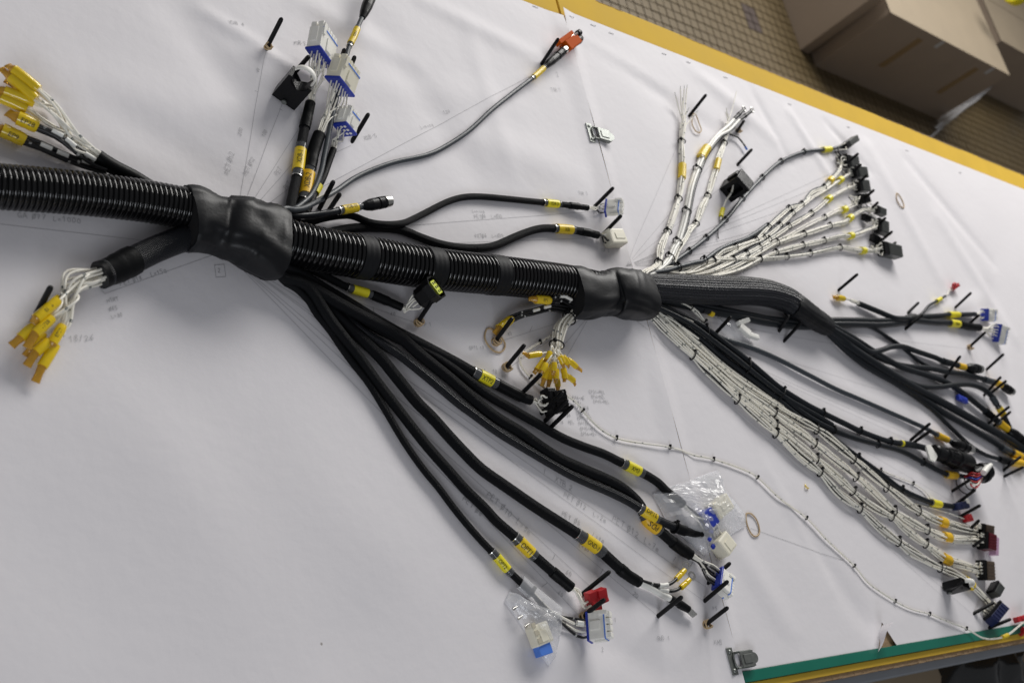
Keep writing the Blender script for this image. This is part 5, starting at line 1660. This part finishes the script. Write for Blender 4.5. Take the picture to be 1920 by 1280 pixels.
FARB = [([(1250, 508, 12), (1283, 512, 8), (1310, 500, 7), (1336, 487, 6), (1353, 471, 6), (1379, 463, 6), (1418, 449, 6), (1442, 424, 6), (1479, 391, 6), (1503, 383, 6), (1521, 361, 6), (1545, 351, 6), (1558, 337, 7), (1573, 320, 8)], 6, [(1336, 487), (1379, 463), (1418, 450), (1440, 424), (1479, 391), (1503, 383), (1545, 351)], (1557, 338), 1),
        ([(1260, 512, 8), (1300, 512, 7), (1350, 489, 6), (1400, 461, 6), (1432, 446, 6), (1462, 422, 6), (1486, 399, 6), (1520, 372, 6), (1548, 356, 6), (1575, 338, 7), (1588, 330, 8)], 5, [(1432, 446), (1462, 422), (1486, 399)], (1575, 337), 2),
        ([(1270, 520, 6), (1330, 510, 6), (1380, 485, 6), (1420, 464, 6), (1442, 449, 6), (1479, 424, 6), (1521, 400, 6), (1543, 383, 6), (1554, 373, 7), (1576, 360, 8), (1596, 350, 10)], 5, [(1400, 475), (1442, 449), (1479, 424), (1521, 400)], (1554, 373), 3),
        ([(1300, 519, 5), (1360, 500, 5), (1420, 466, 5), (1470, 446, 5), (1523, 418, 5), (1546, 408, 5), (1571, 395, 5), (1583, 393, 6), (1603, 384, 8)], 3, [(1424, 464), (1546, 408)], (1583, 393), 4),
        ([(1300, 522, 5), (1370, 502, 5), (1420, 474, 5), (1457, 455, 5), (1503, 440, 5), (1556, 423, 5), (1584, 416, 6), (1595, 408, 7), (1617, 394, 9), (1632, 392, 10)], 6, [(1457, 455), (1507, 437), (1556, 423)], (1594, 409), 5),
        ([(1310, 524, 5), (1380, 508, 5), (1420, 489, 5), (1455, 473, 5), (1505, 460, 5), (1545, 451, 5), (1575, 443, 6), (1596, 442, 7), (1626, 431, 9), (1638, 426, 10)], 7, [(1455, 473), (1505, 460), (1545, 451)], (1595, 442), 6),
        ([(1240, 510, 12), (1275, 502, 10), (1310, 494, 9), (1338, 488, 8), (1375, 487, 7), (1425, 486, 6), (1475, 481, 6), (1519, 475, 6), (1575, 464, 6), (1600, 468, 6), (1620, 470, 7), (1641, 470, 9)], 7, [(1272, 502), (1338, 489), (1375, 488), (1425, 486), (1475, 482), (1519, 475), (1575, 464)], (1618, 470), 7)]
for px, n, ts, lp, k in FARB:
    o, p, en = wb(px, n, 4.2, 3.6, 1.5, ts, 30 + k, "white wire branch number %d counted down the far right fan" % k, loose=.3, mats=[M_WHITE, M_WHITE, M_WHITE, M_WHITE, M_GREY], wander=.35)
    d = p.near(*lp)
    label(p, d - .007, d + .007, .0064, o, None, m=M_LEM if k != 1 else M_YEL, clear=0)
    co, pts, a = FC[{1: 1, 2: 2, 3: 3, 4: 4, 5: 5, 6: 6, 7: 7}[k]]
    fan(en, pts[:len(en)], p.tan(p.L[-1]), a, .0014, M_WHITE, o, sag=.006)
for k, (co, pts, a) in enumerate(FC):          # loose ends looping round the far connectors
    for j in range(3):
        q = pts[(j * 3 + k) % len(pts)]
        e = noise.noise_vector(Vector((k * 2.3, j * 1.7, 4))) * .03
        P = [q, q - a * .012 + e * .5, q - a * .022 + e, q - a * .03 + Vector((e.y, e.x, 0)) * .8]
        for v in P:
            v.z = max(v.z, zpaper(v.x, v.y) + .002)
        b = MB(); b.tube(crom(P, .004), .0012, (M_WHITE, M_BWIRE, M_WHITE)[j], 6); b.build("loose_wire", co)
for A, B, wd, lb in (((1572, 298), (1584, 292), 10, "small black connector tucked beside the second of the far right row"), ((1618, 406), (1630, 412), 12, "small black connector below the fifth of the far right row"), ((1634, 444), (1648, 452), 14, "small black connector between the two lowest of the far right row")):
    connector(W(*A, .008), W(*B, .010), wd, 12, 20, "dark", lb, (1, 2), body=M_BLK)
# grey cable leaving the boot into the fan
o, p = cable([(1208, 522, 26), (1222, 512, 22), (1250, 507, 16), (1270, 501, 13), (1300, 493, 12), (1320, 488, 11), (1345, 470, 8), (1368, 459, 6), (1405, 444, 6), (1440, 420, 5)], 3.8, M_GREY, 10, name="grey_cable", lab="short grey cable joining the white fan right of the boot")
tie(p, p.near(1271, 500), .0065, .0060, o); tie(p, p.near(1320, 487), .006, .006, o)
# white wire through the black block holder
o, p = cable([(1350, 412, 4), (1354, 395, 6), (1362, 375, 12), (1372, 360, 18), (1375, 343, 24)], 1.6, M_WHITE, 4, name="white_wire", lab="white wire with a small yellow label entering the black block")
label(p, p.near(1352, 405), p.near(1355, 391), .0030, o, None, m=M_LEM, clear=0)
cable([(1346, 448, 3), (1345, 440, 3), (1347, 425, 3)], 1.0, M_BWIRE, 3, name="wire_stub")

# white wires and clips right below the sleeve
o, p, en = wb([(1225, 556, 16), (1250, 560, 13), (1275, 565, 12), (1296, 576, 11), (1310, 590, 10), (1320, 604, 9)], 3, 3, 3, 1.4, [(1296, 576), (1321, 603)], 51, "three white wires under the wide braided sleeve", loose=1.2)
o, p, en = wb([(1240, 558, 12), (1280, 568, 10), (1300, 577, 9), (1325, 584, 8), (1336, 589, 7)], 2, 2, 2, 1.6, [(1318, 580)], 52, "two white wires with a yellow label under the wide sleeve")
label(p, p.near(1330, 586), p.L[-1] + .0, .0040, o, None, m=M_YEL, clear=0)
wire([W(1336, 589, .007), W(1346, 595, .006), W(1365, 610, .004), W(1380, 622, .004)], .0009, M_CLR, o, name="clear_lead")
for pts in ([(1234, 567, 12), (1262, 584, 13), (1300, 604, 15)], [(1234, 585, 10), (1270, 606, 13), (1310, 635, 14)]):
    wire([W(x, y, h_ * .001) for x, y, h_ in pts], .0013, M_WHITE, o)

# ------------------------------------------------------------------ short ends at the left of the second boot
o, p, en = wb([(1110, 558, 20), (1093, 569, 20), (1085, 584, 20), (1066, 597, 19), (1052, 614, 18), (1046, 632, 18), (1043, 652, 19)], 16, 9, 8, 1.6, [(1067, 596), (1044, 646)], 61, "white wire bundle of yellow caps below the right boot", loose=.3)
caps = [((1014, 663), (991, 667), (980, 660), 26), ((1031, 660), (1026, 674), (1023, 684), 34), ((1020, 674), (1006, 693), (1001, 700), 24), ((1049, 667), (1055, 680), (1057, 690), 36), ((1055, 668), (1064, 681), (1067, 688), 32), ((1064, 674), (1080, 687), (1091, 695), 28), ((1026, 690), (1020, 710), (1016, 724), 20), ((1032, 684), (1030, 713), (1027, 730), 16), ((1039, 680), (1038, 695), (1037, 704), 36), ((1043, 692), (1042, 710), (1041, 718), 28), ((1043, 708), (1046, 724), (1046, 738), 14), ((1056, 690), (1059, 709), (1058, 716), 26), ((1059, 702), (1075, 713), (1079, 722), 18), ((1024, 682), (1016, 696), (1012, 702), 32)]
for k, (ca, cb, ct, hh) in enumerate(caps):
    A, d = capwire(ca, cb, ct, 4.3, o, hh, hh - 3, hh - 6)
    fan([en[k % len(en)]], [A], p.tan(p.L[-1]), d, .0014, M_WHITE, o, sag=.003)
for pts, cap_, hh, tx in (([(1085, 572, 24), (1070, 566, 28), (1055, 558, 30), (1040, 560, 28), (1028, 563, 26)], ((1030, 563), (1004, 561), (991, 558)), 26, "EP1"), ([(1080, 584, 18), (1058, 579, 18), (1030, 576, 16), (1000, 584, 13), (975, 590, 12), (956, 599, 10)], ((958, 598), (936, 616), (928, 626)), 9, "EP2")):
    ob, pb2, en2 = bundle(pts, 5, 5, 4.6, 1.8, M_BWIRE, h=12, seed=hh, name="black_wire_bundle", lab="black wire bundle ending in a yellow cap marked " + tx, loose=.2)
    capwire(*cap_, 6.6, ob, hh, hh, hh - 3, tx)
    for dd in (.45, .62):
        d = pb2.L[-1] * dd
        q, t = pb2.at(d), pb2.tan(d)
        b = MB(); b.tube([q - t * .006 + Vector((0, 0, .0045)), q + t * .006 + Vector((0, 0, .0045))], .0024, M_WTUBE, 8); b.build("wire_marker", ob)
# the long thin pair of white wires wandering to the near right corner
TH = [(1040, 625, 14), (1028, 632, 8), (1013, 641, 4), (990, 655, 3), (974, 672, 2.5), (980, 692, 2.5), (994, 707, 2.5), (1010, 720, 2.5), (1028, 731, 3), (1056, 740, 3), (1080, 754, 2.5), (1092, 770, 2.5), (1122, 801, 2.5), (1156, 821, 2.5), (1205, 831, 2.5), (1256, 839, 2.5), (1299, 853, 2.5), (1338, 861, 2.5), (1393, 880, 2.5), (1420, 895, 2.5), (1462, 935, 2.5), (1512, 971, 2.5), (1550, 1012, 2.5), (1601, 1061, 2.5), (1629, 1094, 2.5), (1678, 1127, 2.5), (1709, 1142, 2.5), (1743, 1151, 2.5), (1775, 1164, 3), (1812, 1178, 4), (1841, 1195, 8), (1863, 1197, 10), (1885, 1192, 12), (1906, 1177, 14), (1925, 1160, 14)]
o, p, en = bundle(TH, 2, 1.4, .7, .85, M_WHITE, h=2.6, seed=77, name="thin_wire_pair", lab="thin pair of white wires tied every few centimetres, running alone to the near right corner", ties=[(1013, 641), (994, 707), (1092, 770), (1156, 821), (1256, 839), (1338, 861), (1420, 895), (1512, 971), (1601, 1061), (1678, 1127), (1743, 1151), (1812, 1178)], loose=.3, wander=.5, step=.008)
label(p, p.near(1879, 1194), p.near(1890, 1191), .0030, o, None, m=M_YEL, clear=0)
cn = connector(W(1904, 1162, .010), W(1925, 1156, .012), 10, 10, 0, "block", "red connector cut by the right edge at the near corner", (1, 2), body=M_RED)
cn = connector(W(1912, 1190, -.004), W(1922, 1176, .010), 8, 8, 0, "block", "red connector hanging at the near right table corner", (1, 2), body=M_RED)

# ------------------------------------------------------------------ pegs
pm = MB()
prof = [(0, 3.0), (.2, 3.05), (.6, 3.05), (.93, 3.0), (.975, 2.5), (1.0, 1.3)]
pm.tube([Vector((0, 0, .052 * t)) for t, r_ in prof], [r_ * .001 for t, r_ in prof], M_PEG, 12)
pegme = bpy.data.meshes.new("peg")
pegme.from_pydata(pm.v, [], pm.f)
pegme.materials.append(M_PEG)
pegme.polygons.foreach_set("use_smooth", pm.sm)
PEGS = [((497, 98), (529, 35), "lone black peg with a rubber band by the XDB-4 note"), ((657, 272), (692, 214), "black peg beside the small blue and white connector"), ((62, 602), (96, 538), "black peg behind the yellow caps at the far left"), ((600, 392), (627, 340), "black peg behind the grey cables near the left boot"), ((618, 394), (639, 363), "shorter looking black peg crossed by the grey cable near the left boot"),
        ((928, 643), (962, 597), "black peg with a big loose rubber band left of the right boot"), ((948, 691), (985, 647), "black peg with a small rubber band left of the yellow caps"), ((783, 607), (812, 563), "black peg propping the black and lime connector"), ((976, 741), (1016, 701), "black peg crossing the end of the XTP2 cable"), ((1015, 776), (1056, 735), "first black peg of the row of three at the XTP2 connector"), ((1022, 790), (1065, 750), "middle black peg of the row of three at the XTP2 connector"), ((1033, 802), (1075, 761), "last black peg of the row of three at the XTP2 connector"),
        ((1088, 1118), (1144, 1072), "black peg behind the red terminal block"), ((1092, 1157), (1135, 1124), "black peg in front of the red terminal block"), ((1234, 1156), (1280, 1119), "black peg crossing the black cable lug"), ((1322, 1099), (1370, 1056), "black peg over the wide blue faced connector"), ((1321, 1128), (1366, 1090), "black peg below the wide blue faced connector"), ((1323, 1172), (1366, 1139), "black peg with a rubber band above the XM3 note"),
        ((1115, 388), (1151, 352), "black peg at the white connector of the upper winding cable"), ((1131, 440), (1166, 404), "black peg at the cream connector of the lower winding cable"), ((1014, 124), (1048, 73), "black peg beside the orange connector"), ((1293, 218), (1325, 178), "black peg with a hanging rubber band at the bare wire ends"), ((1383, 247), (1397, 226), "black peg behind the thick wire lugs"), ((1381, 312), (1411, 280), "black peg rising from the black block holder"),
        ((1571, 546), (1609, 514), "lone black peg by the small yellow cap at right"), ((1789, 580), (1822, 549), "lone black peg above the far right labels"), ((1696, 619), (1731, 590), "black peg in front of the flat black cables"), ((1698, 592), (1724, 567), "black peg behind the flat black cables"), ((1816, 653), (1849, 623), "black peg with an orange rubber band below the lower blue connector"), ((1818, 607), (1838, 590), "black peg under the upper blue connector's cable"), ((1850, 694), (1883, 664), "lone black peg right of the round plugs"), ((1772, 710), (1803, 667), "black peg holding the upper arching cable"), ((1845, 743), (1878, 707), "black peg holding the arching cable below the small plug"), ((1858, 738), (1888, 714), "black peg under the small plug"), ((1853, 795), (1894, 762), "upper black peg of the pair at the right edge cables"), ((1863, 800), (1896, 772), "lower black peg of the pair at the right edge cables"),
        ((1708, 826), (1745, 794), "upper black peg of the pair at the single grey cable"), ((1715, 829), (1747, 807), "lower black peg of the pair at the single grey cable"), ((1881, 883), (1915, 856), "upper black peg at the right picture edge"), ((1883, 893), (1920, 875), "lower black peg at the right picture edge"), ((1786, 921), (1820, 899), "black peg left of the red wired connector"), ((1794, 945), (1830, 918), "black peg below the red wired connector"), ((1798, 970), (1839, 947), "black peg above the brown connector"), ((1823, 1152), (1865, 1129), "black peg across the wires of the navy connector"), ((1852, 1178), (1896, 1160), "black peg in front of the navy connector"),
        ((1820, 993), (1838, 975), "stubby looking black peg at the brown connector"), ((1826, 1024), (1848, 1008), "black peg among the wires of the dark red connector"), ((1462, 622), (1481, 592), "left black peg propping the wide braided sleeve"), ((1469, 642), (1503, 606), "right black peg under the shiny shrink tube"), ((1342, 626), (1372, 594), "black peg by the white plastic clip below the sleeve"),
        ((1575, 318), (1610, 288), "black peg at the far right row, topmost"), ((1598, 326), (1616, 308), "black peg at the far right row, second"), ((1607, 347), (1627, 328), "black peg at the far right row, third"), ((1611, 381), (1640, 356), "black peg at the far right row, fourth"), ((1632, 394), (1648, 379), "black peg at the far right row, fifth"), ((1645, 425), (1662, 408), "black peg at the far right row, sixth"), ((1641, 461), (1674, 434), "black peg at the far right row, seventh"), ((1652, 477), (1681, 454), "black peg at the far right row, lowest"), ((545, 145), (580, 105), "black peg behind the black cradle clip"), ((636, 125), (648, 92), "black peg behind the uppermost white connector"), ((650, 150), (667, 106), "black peg behind the middle cream connector"), ((1777, 1112), (1807, 1091), "black peg crossing the black cradle at the near right")]
for a, b_, lb in PEGS:
    A = W(*a)
    # lean the peg so that its tip stands where the photograph shows it
    bestq = None
    for k in range(20, 53):
        B = W(*b_, k * .001)
        L = (B - A).length
        if bestq is None or abs(L - .051) < bestq[0]:
            bestq = (abs(L - .051), B)
    D = (bestq[1] - A).normalized()
    o = bpy.data.objects.new("peg", pegme)
    link(o, None, A + Vector((0, 0, -.004)))
    o.rotation_mode = 'QUATERNION'
    o.rotation_quaternion = UZ.rotation_difference(D)
    s_ = min(1.15, max(.5, ((bestq[1] - A).length + .004) / .052))
    o.scale = (1, 1, s_)
    tag(o, lb, "peg", "black pegs set in the table")

# ------------------------------------------------------------------ rubber bands
def band(px, h, lab, rx=None):
    P = [W(x, y, h * .001) for x, y in px]
    for q in P:
        q.z += zpaper(q.x, q.y)
    rubber(P, .0012, lab)


def wraps(peg_a, hs, lab, r=.0042, n=3):
    A = W(*peg_a)
    P = []
    for i in range(10 * n):
        a = 2 * math.pi * i / 10
        P.append(A + Vector((r * math.cos(a) + hs * .02, r * math.sin(a) + hs * .2, hs + .0016 * math.sin(i * .9) + .0022 * (i / 10 - n / 2))))
    rubber(P, .0011, lab)


wraps((497, 98), .010, "rubber band wound round the lone peg by the XDB-4 note")
wraps((783, 607), .004, "rubber band wound at the foot of the peg under the black and lime connector", .005, 4)
wraps((928, 643), .004, "rubber band wound tight at the foot of the peg with the big loose band", .0055, 4)
wraps((948, 691), .004, "small rubber band at the foot of the peg left of the yellow caps", .006, 3)
wraps((1323, 1172), .004, "rubber band wound at the foot of the peg above the XM3 note", .0055, 3)
wraps((1092, 1157), .004, "rubber band at the foot of the peg in front of the red block", .0050, 3)
wraps((1816, 653), .005, "orange rubber band at the foot of the peg below the lower blue connector", .006, 3)
wraps((1383, 247), .004, "rubber band at the foot of the peg behind the thick wire lugs", .005, 3)
band([(912, 618), (918, 615), (930, 622), (944, 638), (947, 650), (939, 660), (925, 657), (913, 643), (909, 630)], 1.6, "big loose rubber band loop lying round a peg left of the right boot")
band([(1400, 962), (1408, 962), (1418, 972), (1424, 988), (1424, 1000), (1417, 1005), (1409, 1000), (1402, 985), (1399, 970)], 1.6, "oval rubber band lying flat beside the plastic bag")
band([(1678, 364), (1682, 366), (1688, 374), (1692, 384), (1692, 391), (1687, 389), (1681, 380), (1678, 371)], 1.6, "oval rubber band lying flat near the yellow table edge")
band([(1300, 212), (1306, 214), (1312, 232), (1315, 244), (1311, 249), (1304, 246), (1298, 234), (1299, 222)], 4, "rubber band hanging from the peg at the bare wire ends")

# ------------------------------------------------------------------ toggle latches over the seam
def latch(c0, lab):
    C = W(*c0)
    o = tag(empty("toggle_latch", C), lab, "latch", "latches over the seam")
    b = MB()
    b.box(C + Vector((-.017, 0, .004)), (UX, UY, UZ), (.007, .021, .0009), M_ZINC, .0006)
    b.build("base_plate", o)
    for k in (-1, 1):
        b = MB()
        q = C + Vector((-.018, .0145 * k, .0049))
        b.tube([q, q + UZ * .0012, q + UZ * .0018], [.0035, .0032, .001], M_ZINC, 12)
        b.build("screw", o)
    b = MB()
    for k in (-1, 1):
        b.box(C + Vector((.008, .0125 * k, .0065)), (UX, UY, UZ), (.020, .0008, .0035), M_ZINC, .0004)
    b.box(C + Vector((.014, 0, .0105)), (UX, UY, UZ), (.016, .0125, .0009), M_ZINC, .0006)
    b.box(C + Vector((.014, .0, .0118)), (UX, UY, UZ), (.010, .0070, .0008), M_ZINC, .0005)
    b.build("lever", o)
    b = MB()
    vs = [C + Vector((.030 + .010 * math.sin(i * math.pi / 10), -.0085 * math.cos(i * math.pi / 10), .0108)) for i in range(11)] + [C + Vector((.029, .0085, .0108)), C + Vector((.029, -.0085, .0108))]
    n = len(vs)
    lo = [v - UZ * .0012 for v in vs]
    b.add(vs + lo, [list(range(n)), list(range(2 * n - 1, n - 1, -1))] + [(i, (i + 1) % n, n + (i + 1) % n, n + i) for i in range(n)], M_ZINC, None, False)
    b.build("thumb_tab", o)
    b = MB()
    b.tube(crom([C + Vector((.004, -.012, .008)), C + Vector((-.012, -.010, .007)), C + Vector((-.014, 0, .0065)), C + Vector((-.012, .010, .007)), C + Vector((.004, .012, .008))], .003), .0014, M_ZINC, 8)
    b.build("wire_bail", o)
    o.scale = (.88, .88, .88)
    return o


latch((1117, 255), "zinc toggle latch over the seam near the yellow table edge")
latch((1382, 1238), "zinc toggle latch over the seam near the green table edge")

# ------------------------------------------------------------------ holders
def cradle(base, top_h, lab, yaw, capm=True, big=1.0):
    """black U-shaped connector cradle standing on the board, with a white snap ring"""
    C = W(*base)
    o = tag(empty("cradle_clip", C), lab, "clip")
    q = Matrix.Rotation(R(yaw), 3, 'Z')
    ux, uy = q @ UX, q @ UY
    b = MB()
    n = 14
    prof = [(-.017, 0), (.017, 0), (.017, .046)] + [(.0125 * math.cos(a), .046 - .0145 * math.sin(a)) for a in [math.pi * i / n for i in range(n + 1)]] + [(-.017, .046)]
    prof = [(x * big, z * big + .004) for x, z in prof]
    A_ = [C + ux * x + UZ * z + uy * .009 * big for x, z in prof]
    B_ = [C + ux * x + UZ * z - uy * .009 * big for x, z in prof]
    m_ = len(prof)
    # walls built as strips so the U stays open
    b.add(A_ + B_, [(i, (i + 1) % m_, m_ + (i + 1) % m_, m_ + i) for i in range(m_)], M_BLK, None, False)
    bmx = bmesh.new()
    for S in (A_, B_):
        vv = [bmx.verts.new(p_) for p_ in S]
        f = bmx.faces.new(vv)
    bmesh.ops.triangulate(bmx, faces=bmx.faces[:])
    bmx.verts.index_update()
    b.add([v.co.copy() for v in bmx.verts], [[v.index for v in f.verts] for f in bmx.faces], M_BLK, None, False)
    bmx.free()
    b.build("cradle_body", o)
    b = MB()
    s0 = C - uy * .010 * big + UZ * .008
    b.tube([s0, s0 - uy * .002], .0035, M_ZINC, 12)
    b.build("fixing_screw", o)
    if capm:
        b = MB()
        P = [C + UZ * (.050 * big + .004) + ux * (.014 * big * math.cos(a)) + UZ * (.0135 * big * math.sin(a)) for a in [-.3 + i * (math.pi + .1) / 12 for i in range(13)]]
        b.tube(P, [(.0042, .0014)] * 13, M_HOUS, 10)
        b.build("snap_ring", o)
    return o


cradle((532, 188), .04, "black cradle clip with a white snap ring beside the top connectors", -28)
cradle((1772, 1104), .03, "black cradle clip with a white snap ring at the near right wires", -20, True, .8)
# black block holder
C = W(1363, 360)
o = tag(empty("block_holder", C), "square black block holder with a wire through it near the upper right fan", "holder")
a, w, u = frame(W(1363, 360, .02), W(1377, 333, .02))
b = MB()
for k in (-1, 1):
    b.box(C + UZ * .024 + w * (.013 * k), (a, w, u), (.016, .0045, .020), M_BLK, .0015)
b.box(C + UZ * .042, (a, w, u), (.016, .0175, .004), M_BLK, .0012)
b.box(C + UZ * .006, (a, w, u), (.016, .0175, .005), M_BLK, .0012)
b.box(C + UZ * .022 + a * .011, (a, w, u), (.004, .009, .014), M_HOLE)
b.build("block_body", o)
b = MB()
b.box(C + UZ * .030 - w * .0195 + a * .002, (a, w, u), (.006, .002, .012), M_BLK, .0008)
b.build("side_tab", o)

# ------------------------------------------------------------------ clear plastic bags with spare connectors
M_BAG = mat("bag_film", (0.93, 0.94, 0.97), 0.07, spec=1.0, alpha=0.32, bump=.5, bump_scale=60)


def bag(outline, hmid, lab, seed, contents):
    """closed pillow of thin film: two crinkled skins meeting at the outline"""
    P = [W(x, y, 0) for x, y in outline]
    c = sum(P, Vector()) / len(P)
    D = []
    for i in range(len(P)):
        a_, b_ = P[i], P[(i + 1) % len(P)]
        n_ = max(1, int((b_ - a_).length / .007))
        D += [a_.lerp(b_, k / n_) for k in range(n_)]
    o = tag(empty("plastic_bag", c), lab, "plastic bag")
    b = MB()
    n, rings = len(D), 12
    for s_ in (1, 0):
        vs, fs = [], []
        for k in range(rings + 1):
            t = 1 - k / rings
            for i in range(n):
                p_ = c.lerp(D[i], t)
                z = .0015
                if s_:
                    bulge = (1 - t * t)
                    z = .003 + hmid * .001 * bulge * (.8 + .5 * noise.noise(Vector((p_.x * 22, p_.y * 22, seed)))) + .010 * bulge ** .3 * abs(noise.noise(Vector((p_.x * 55, p_.y * 55, seed + 3)))) + .005 * bulge ** .3 * abs(noise.noise(Vector((p_.x * 120, p_.y * 120, seed + 9)))) + .0025 * noise.noise(Vector((p_.x * 150, p_.y * 150, seed))) * t
                vs.append(Vector((p_.x, p_.y, max(.0012, z))))
        for k in range(rings):
            for i in range(n):
                j = (i + 1) % n
                fs.append((k * n + i, k * n + j, (k + 1) * n + j, (k + 1) * n + i))
        b.add(vs, fs, M_BAG, None, not s_)
    b.build("film", o)
    b = MB()
    b.tube([Vector((p_.x, p_.y, .0022)) for p_ in D] + [Vector((D[0].x, D[0].y, .0022))], .0006, mat("film_edge", (.85, .86, .9), .2, alpha=.55), 5, False)
    b.build("film_edge", o)
    return o


bag([(954, 1110), (975, 1120), (1010, 1136), (1046, 1148), (1048, 1170), (1046, 1197), (1039, 1230), (1027, 1247), (1005, 1218), (975, 1172), (945, 1126)], 22, "small clear plastic bag holding a cream and blue connector by the OPT2 label", 2.0, None)
cn = connector(W(1004, 1170, .011), W(1018, 1208, .011), 27, 14, 0, "block", None, (1, 3), body=M_CREAM, name="spare_connector")
cn[0].parent = None; cn[0].location = ORG[cn[0]]
tag(cn[0], "cream connector with a blue end inside the small clear bag", "connector")
b = MB()
A, B = W(1014, 1206, .010), W(1021, 1228, .010)
b.box(A.lerp(B, .5), frame(A, B), ((B - A).length / 2, .010, .0055), M_LBLUE, .001)
b.build("blue_end", cn[0])
for k in range(3):
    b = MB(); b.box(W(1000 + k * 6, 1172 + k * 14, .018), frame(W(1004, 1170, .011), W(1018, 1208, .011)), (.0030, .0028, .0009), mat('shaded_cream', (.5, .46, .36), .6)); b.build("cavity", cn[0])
for k, q in enumerate(((962, 1142), (971, 1160), (984, 1175))):
    b = MB(); A = W(*q, .008); b.tube([A, A + Vector((.004, .002, .001)), A + Vector((.009, .004, 0))], [.0018, .0014, .0007], M_SIL, 8)
    tag(b.build("crimp_pin"), "loose crimp pin in the small clear bag, %s one" % ("upper", "middle", "lower")[k], "pin", "loose crimp pins in the bag")
bag([(1222, 927), (1262, 911), (1300, 898), (1343, 883), (1350, 900), (1353, 915), (1374, 940), (1395, 966), (1396, 985), (1372, 1000), (1345, 1020), (1318, 1043), (1296, 1022), (1272, 1004), (1244, 972)], 26, "crumpled clear plastic bag under the XM3 cable end", 8.0, None)
cn = connector(W(1336, 962, .014), W(1362, 940, .016), 26, 18, 0, "block", None, (1, 3), body=M_CREAM, name="spare_connector")
cn[0].parent = None; cn[0].location = ORG[cn[0]]
tag(cn[0], "cream connector inside the crumpled clear bag", "connector")
b = MB()
A, B = W(1320, 978, .010), W(1334, 966, .012)
b.box(A.lerp(B, .5), frame(A, B), ((B - A).length / 2, .013, .009), M_BLUE, .002)
b.build("blue_end", cn[0])
# clear sleeve over the OPT2 wires
b = MB()
P = Path([(975, 1090, 9), (1000, 1112, 9), (1030, 1136, 9), (1047, 1150, 9)], 9)
b.tube(P.P, [(.010, .006)] * len(P.P), M_BAG, 14, False)
tag(b.build("clear_tube"), "flat clear plastic sleeve over the wires beside the OPT2 label", "sleeve")
# white plastic clip in its film below the wide sleeve
C = W(1398, 632)
o = tag(empty("plastic_clip", C), "white plastic clip on clear film below the wide braided sleeve", "clip")
for nm, A, B, hw in (("arm", (1384, 606), (1402, 600), .004), ("body", (1388, 612), (1404, 626), .007), ("foot", (1402, 627), (1420, 633), .0045)):
    b = MB(); A, B = W(*A, .008), W(*B, .010)
    b.box(A.lerp(B, .5), frame(A, B), ((B - A).length / 2 + .002, hw, .004), M_HOUS, .002)
    b.build(nm, o)
b = MB()
D = [(1350, 615), (1365, 605), (1395, 600), (1410, 625), (1400, 645), (1370, 640)]
c = W(1380, 622, .009)
D = crom([W(x, y, .002 + .003 * (k % 2)) for k, (x, y) in enumerate(D)] + [W(*D[0], .002)], .006)
b.add([c] + D, [(0, i + 1, i + 2) for i in range(len(D) - 1)], M_BAG)
b.build("film", o)
# blue clipped spare between the black cables at right
cn = connector(W(1795, 744, .006), W(1812, 752, .007), 12, 8, 0, "block", None, (1, 2), body=M_BLUE, name="spare_connector")
cn[0].parent = None; cn[0].location = ORG[cn[0]]
tag(cn[0], "small blue connector lying between the black cables at right", "connector")
